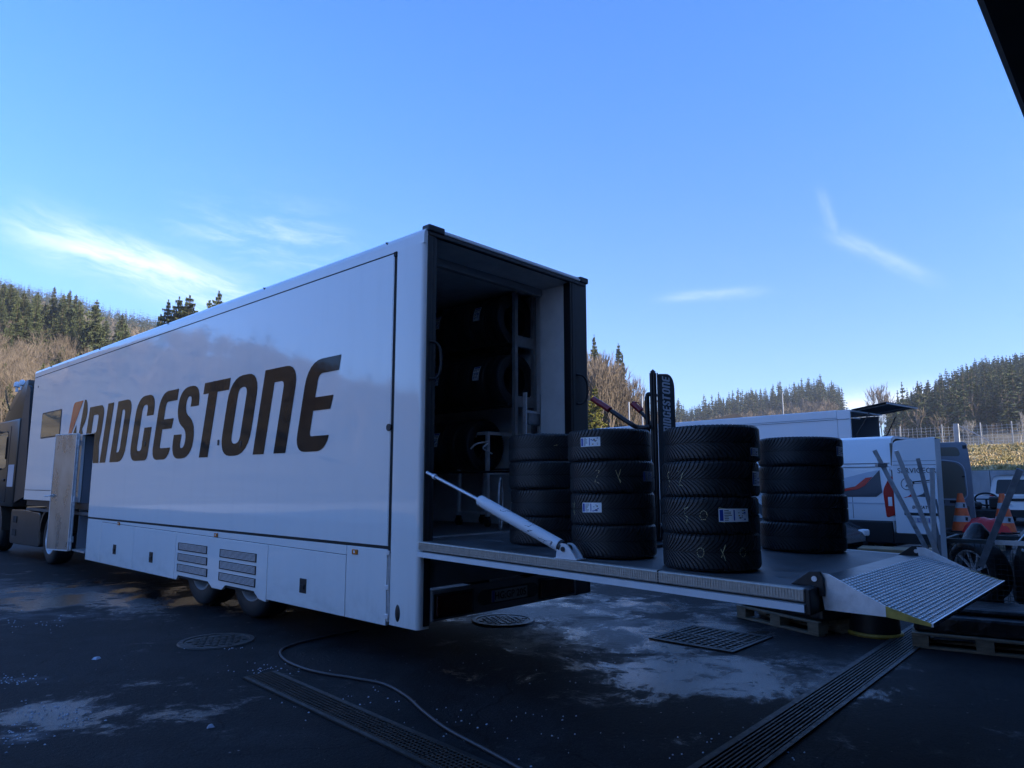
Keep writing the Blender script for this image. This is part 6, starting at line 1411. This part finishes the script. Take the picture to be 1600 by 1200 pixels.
# A: conifers seen against the sky at the left
for i, (px, py, d, lab) in enumerate(((8, 478, 185, 'tall spruce at the extreme left edge above the truck cab'), (36, 470, 190, 'broad spruce a little right of the left edge'), (60, 455, 200, 'spruce left of the two tallest at the far left'), (86, 447, 185, 'tallest spruce of the left hillside group'), (110, 452, 180, 'pale lit spruce just right of the tallest one on the left hillside'), (126, 478, 186, 'shorter spruce at the right end of the left hillside group'), (152, 467, 150, 'single slender spruce standing alone against the sky on the left'),
        (252, 488, 125, 'leftmost spruce of the group showing above the trailer roof'), (264, 466, 122, 'second spruce from the left above the trailer roof'), (281, 461, 120, 'third spruce from the left above the trailer roof'), (297, 459, 118, 'broad spruce in the middle of those above the trailer roof'), (328, 466, 125, 'lower spruce beside the last one above the trailer roof'), (343, 452, 122, 'last spruce on the right above the trailer roof'))):
    loc, s = tree_top(px, py-2, d, 0, 20); tree('spruce_tree', lab, loc, s, (('crown', me_hi[i % 4]), ('trunk', me_tr)), 'spruces on the left hillside', sxy=max(s*(1.0 if px < 200 else 1.2), .55))
for i in range(46):
    px = tre.uniform(-30, 215) if i < 16 else tre.gauss(75, 60); d = tre.uniform(145, 200); p = at(px, 500, d); z = hz(p.x, p.y); s = tre.uniform(.5, .78)
    tree('spruce_tree', 'dark spruce lower down among the others on the left hillside', (p.x, p.y, z-.3), s, (('crown', me_hi[i % 4]), ('trunk', me_tr)), 'spruces in the left hillside thicket', sxy=s*1.3)
# B: bare trees and brush on the left slope
for i in range(120):
    px = tre.uniform(-60, 330); d = tre.uniform(68, 165) if i < 80 else tre.uniform(100, 150); p = at(px, 560, d); z = hz(p.x, p.y); s = tre.uniform(.55, 1.0)
    m_ = bare_me[i % 5]; tree('bare_tree', 'bare brown tree in the sunlit thicket on the left slope', (p.x, p.y, z-.3), s, (('trunk', m_[0]), ('crown', m_[1])), 'bare trees of the left slope', sxy=s*1.15)
for i in range(26):
    px = tre.uniform(-40, 240); d = tre.uniform(75, 140); p = at(px, 560, d); z = hz(p.x, p.y); s = tre.uniform(.25, .5)
    tree('spruce_tree', 'small young spruce among the bare trees of the left slope', (p.x, p.y, z-.3), s, (('crown', me_hi[i % 4]), ('trunk', me_tr)), 'young spruces of the left slope', sxy=s*1.2)
# C: the clump right of the trailer
for i, (px, py, d, lab) in enumerate(((928, 519, 130, 'tall lit spruce just right of the trailer rear corner'), (966, 533, 138, 'slender dark spruce top rising out of the bare clump'), (972, 548, 136, 'second spruce top at the right side of the bare clump'), (966, 590, 112, 'dark green ivy-clad conifer low in the bare clump'), (990, 612, 112, 'small dark conifer at the right foot of the bare clump'), (952, 618, 108, 'short green conifer in front of the bare clump'))):
    loc, s = tree_top(px, py, d, 0, 20); tree('spruce_tree', lab, loc, s, (('crown', me_hi[(i+1) % 4]), ('trunk', me_tr)), 'conifers in the clump right of the trailer', sxy=max(s*.62, .4) if i < 3 else s*1.15)
for i in range(84):
    t = tre.random(); px = 902+t*118; d = tre.uniform(98, 142); ptop = 534+max(0, (px-945))*1.25+tre.uniform(0, 60); loc, s = tree_top(px, ptop, d, 0, 14); m_ = baref_me[i % 4] if i % 3 else bare_me[i % 5]
    tree('bare_tree', 'bare grey-brown tree in the dense clump right of the trailer', loc, s, (('trunk', m_[0]), ('crown', m_[1])), 'bare trees of the clump right of the trailer', sxy=s*.9)
yb = spruce_data(7, 26, 12, 7, 3, H=20, RAD=6.2, z0=.0, ragged=.3); me_y = np_mesh('crown', *yb, M['yneedles'])
for px, py, d, lab in ((930, 598, 85, 'dense yellow-green evergreen beside the trailer rear corner'), (915, 612, 86, 'second yellow-green evergreen half hidden by the trailer corner')):
    loc, s = tree_top(px, py, d, 0, 20); tree('evergreen_tree', lab, loc, s, (('crown', me_y), ('trunk', me_tr)), None, sxy=s*.9)
# D/E/F: forests. positions on the terrain, nearest first as things, the rest as one mass
def scatter(n, az0, az1, d0, d1, seed, mind=0, power=.5):
    r = random.Random(seed); out = []
    for i in range(n):
        a = R(r.uniform(az0, az1)); t = r.random()**power; d = d0+(d1-d0)*t; out.append((CX0+d*math.sin(a), CY0+d*math.cos(a), d))
    return out
ridge = scatter(640, 59.5, 72.4, 425, 560, 1); hill = scatter(1350, 75.4, 85.5, 235, 640, 2, power=.7)
hill = [h for h in hill if not (R(79.0) < math.atan2(h[0]-CX0, h[1]-CY0) < R(79.9) and h[2] > 420)]
ridge += [tuple(at(1302, 640, 470)[:2])+(470,), tuple(at(1317, 640, 475)[:2])+(475,), tuple(at(1290, 640, 470)[:2])+(470,)]
both = [(x, y, d, 'r') for x, y, d in ridge[:]]+[(x, y, d, 'h') for x, y, d in hill]
both.sort(key=lambda q: q[2]); ind = [q for q in both if q[3] == 'h'][:150]+[q for q in both if q[3] == 'r'][:110]; indset = set(id(q) for q in ind)
for i, (x, y, d, k) in enumerate(ind):
    s = tre.uniform(.75, 1.15)*(1.1 if k == 'r' else .95)
    tree('spruce_tree', 'dark spruce in the forest on the right hillside' if k == 'h' else 'dark spruce on the ridge behind the white box trailer', (x, y, hz(x, y)-.4), s, (('crown', me_mid[i % 4]), ('trunk', me_tr)), 'spruces on the right hillside' if k == 'h' else 'spruces on the ridge', sxy=s*tre.uniform(.95, 1.3))
def mass(items, data, extra=None):
    Vs = []; Fs = []; b = 0
    for i, (x, y, s, sxy) in enumerate(items):
        V, F = data[i % len(data)]; a = tre.random()*6.28; c, n = math.cos(a), math.sin(a); W_ = np.empty_like(V)
        W_[:, 0] = (V[:, 0]*c-V[:, 1]*n)*sxy+x; W_[:, 1] = (V[:, 0]*n+V[:, 1]*c)*sxy+y; W_[:, 2] = V[:, 2]*s+hz_cache[i]-.4
        Vs.append(W_); Fs.append(F+b); b += len(V)
    return np.concatenate(Vs), np.concatenate(Fs)
def build_mass(name, pts, data, mt_, label, smin, smax):
    global hz_cache
    hz_cache = hz_arr([p[0] for p in pts], [p[1] for p in pts]); it = []
    for p in pts: s = tre.uniform(smin, smax); it.append((p[0], p[1], s, s*tre.uniform(.85, 1.2)))
    V, F = mass(it, data); o = bpy.data.objects.new(name, np_mesh(name, V, F, mt_)); col.objects.link(o); tag(o, label, 'forest', kind='stuff')
rest = [q for q in both if id(q) not in indset]
build_mass('forest', rest, MID, M['needles2'], 'dense dark spruce forest covering the right hills', .75, 1.15)
build_mass('forest', scatter(3600, 3, 31, 330, 905, 3, power=.8), LO, M['needles2'], 'far spruce forest on the high hill at the left', .6, .95)
build_mass('forest', scatter(420, 27, 53, 330, 700, 4)+scatter(900, -75, 3, 180, 620, 5)+scatter(500, 85, 180, 150, 500, 6)+scatter(250, -180, -80, 150, 500, 7), LO, M['needles2'], 'spruce forest round the rest of the valley', .7, 1.1)
BL = [bare_data(120+s, 12, 3, 5, .7, minr=.10) for s in range(3)]
build_mass('bare_wood', scatter(300, 4, 28, 210, 520, 8)+scatter(1500, -80, 4, 70, 480, 9)+scatter(300, 75.6, 84, 210, 500, 10)+scatter(260, 60, 72, 380, 450, 11), BL, M['twigs2'], 'bare brown woodland between the spruces on the hills', .7, 1.1)
build_mass('brush', scatter(420, 5, 26, 58, 150, 12)+scatter(160, 52.5, 58.3, 90, 135, 13), BSH, M['twigs2'], 'sunlit brown brush and undergrowth on the slopes', .6, 1.2)
# a few trees that stand out
for px, py, d, lab, k in ((1357, 598, 330, 'left of two tall bare trees in the gap of the skyline', 0), (1372, 593, 330, 'right of two tall bare trees in the gap of the skyline', 1)):
    loc, s = tree_top(px, py, d, 0, 14); m_ = baref_me[k]; tree('bare_tree', lab, loc, s, (('trunk', m_[0]), ('crown', m_[1])), None, sxy=s*.8)
for px, py, d, lab, k in ((1588, 636, 95, 'pale bare tree above the grass slope at the right edge', 0), (1512, 650, 105, 'slim pale bare tree behind the wire fence', 1), (1548, 652, 120, 'round pinkish bare bush behind the wire fence', 2), (1476, 655, 125, 'reddish bare bush left of the fence end post', 3)):
    loc, s = tree_top(px, py, d, 0, 14); m_ = pale_me[k] if k < 2 else bare_me[k]; tree('bare_tree', lab, loc, s*(1 if k < 2 else 1.15), (('trunk', m_[0]), ('crown', m_[1])), None, sxy=s*(.8 if k < 2 else 1.0))

# ================================================================== HAZE of the valley air
g = MB(); g.box(-1150, 1450, -1150, 1250, -1.0, 190)
hzm = bpy.data.materials.new('valley_haze'); hzm.use_nodes = True; t = hzm.node_tree; t.nodes.remove(t.nodes['Principled BSDF'])
pv = t.nodes.new('ShaderNodeVolumePrincipled'); pv.inputs['Color'].default_value = (.80, .88, 1, 1); pv.inputs['Density'].default_value = .00028
t.links.new(pv.outputs[0], t.nodes['Material Output'].inputs['Volume'])
tag(g.build('haze', hzm), kind='stuff')
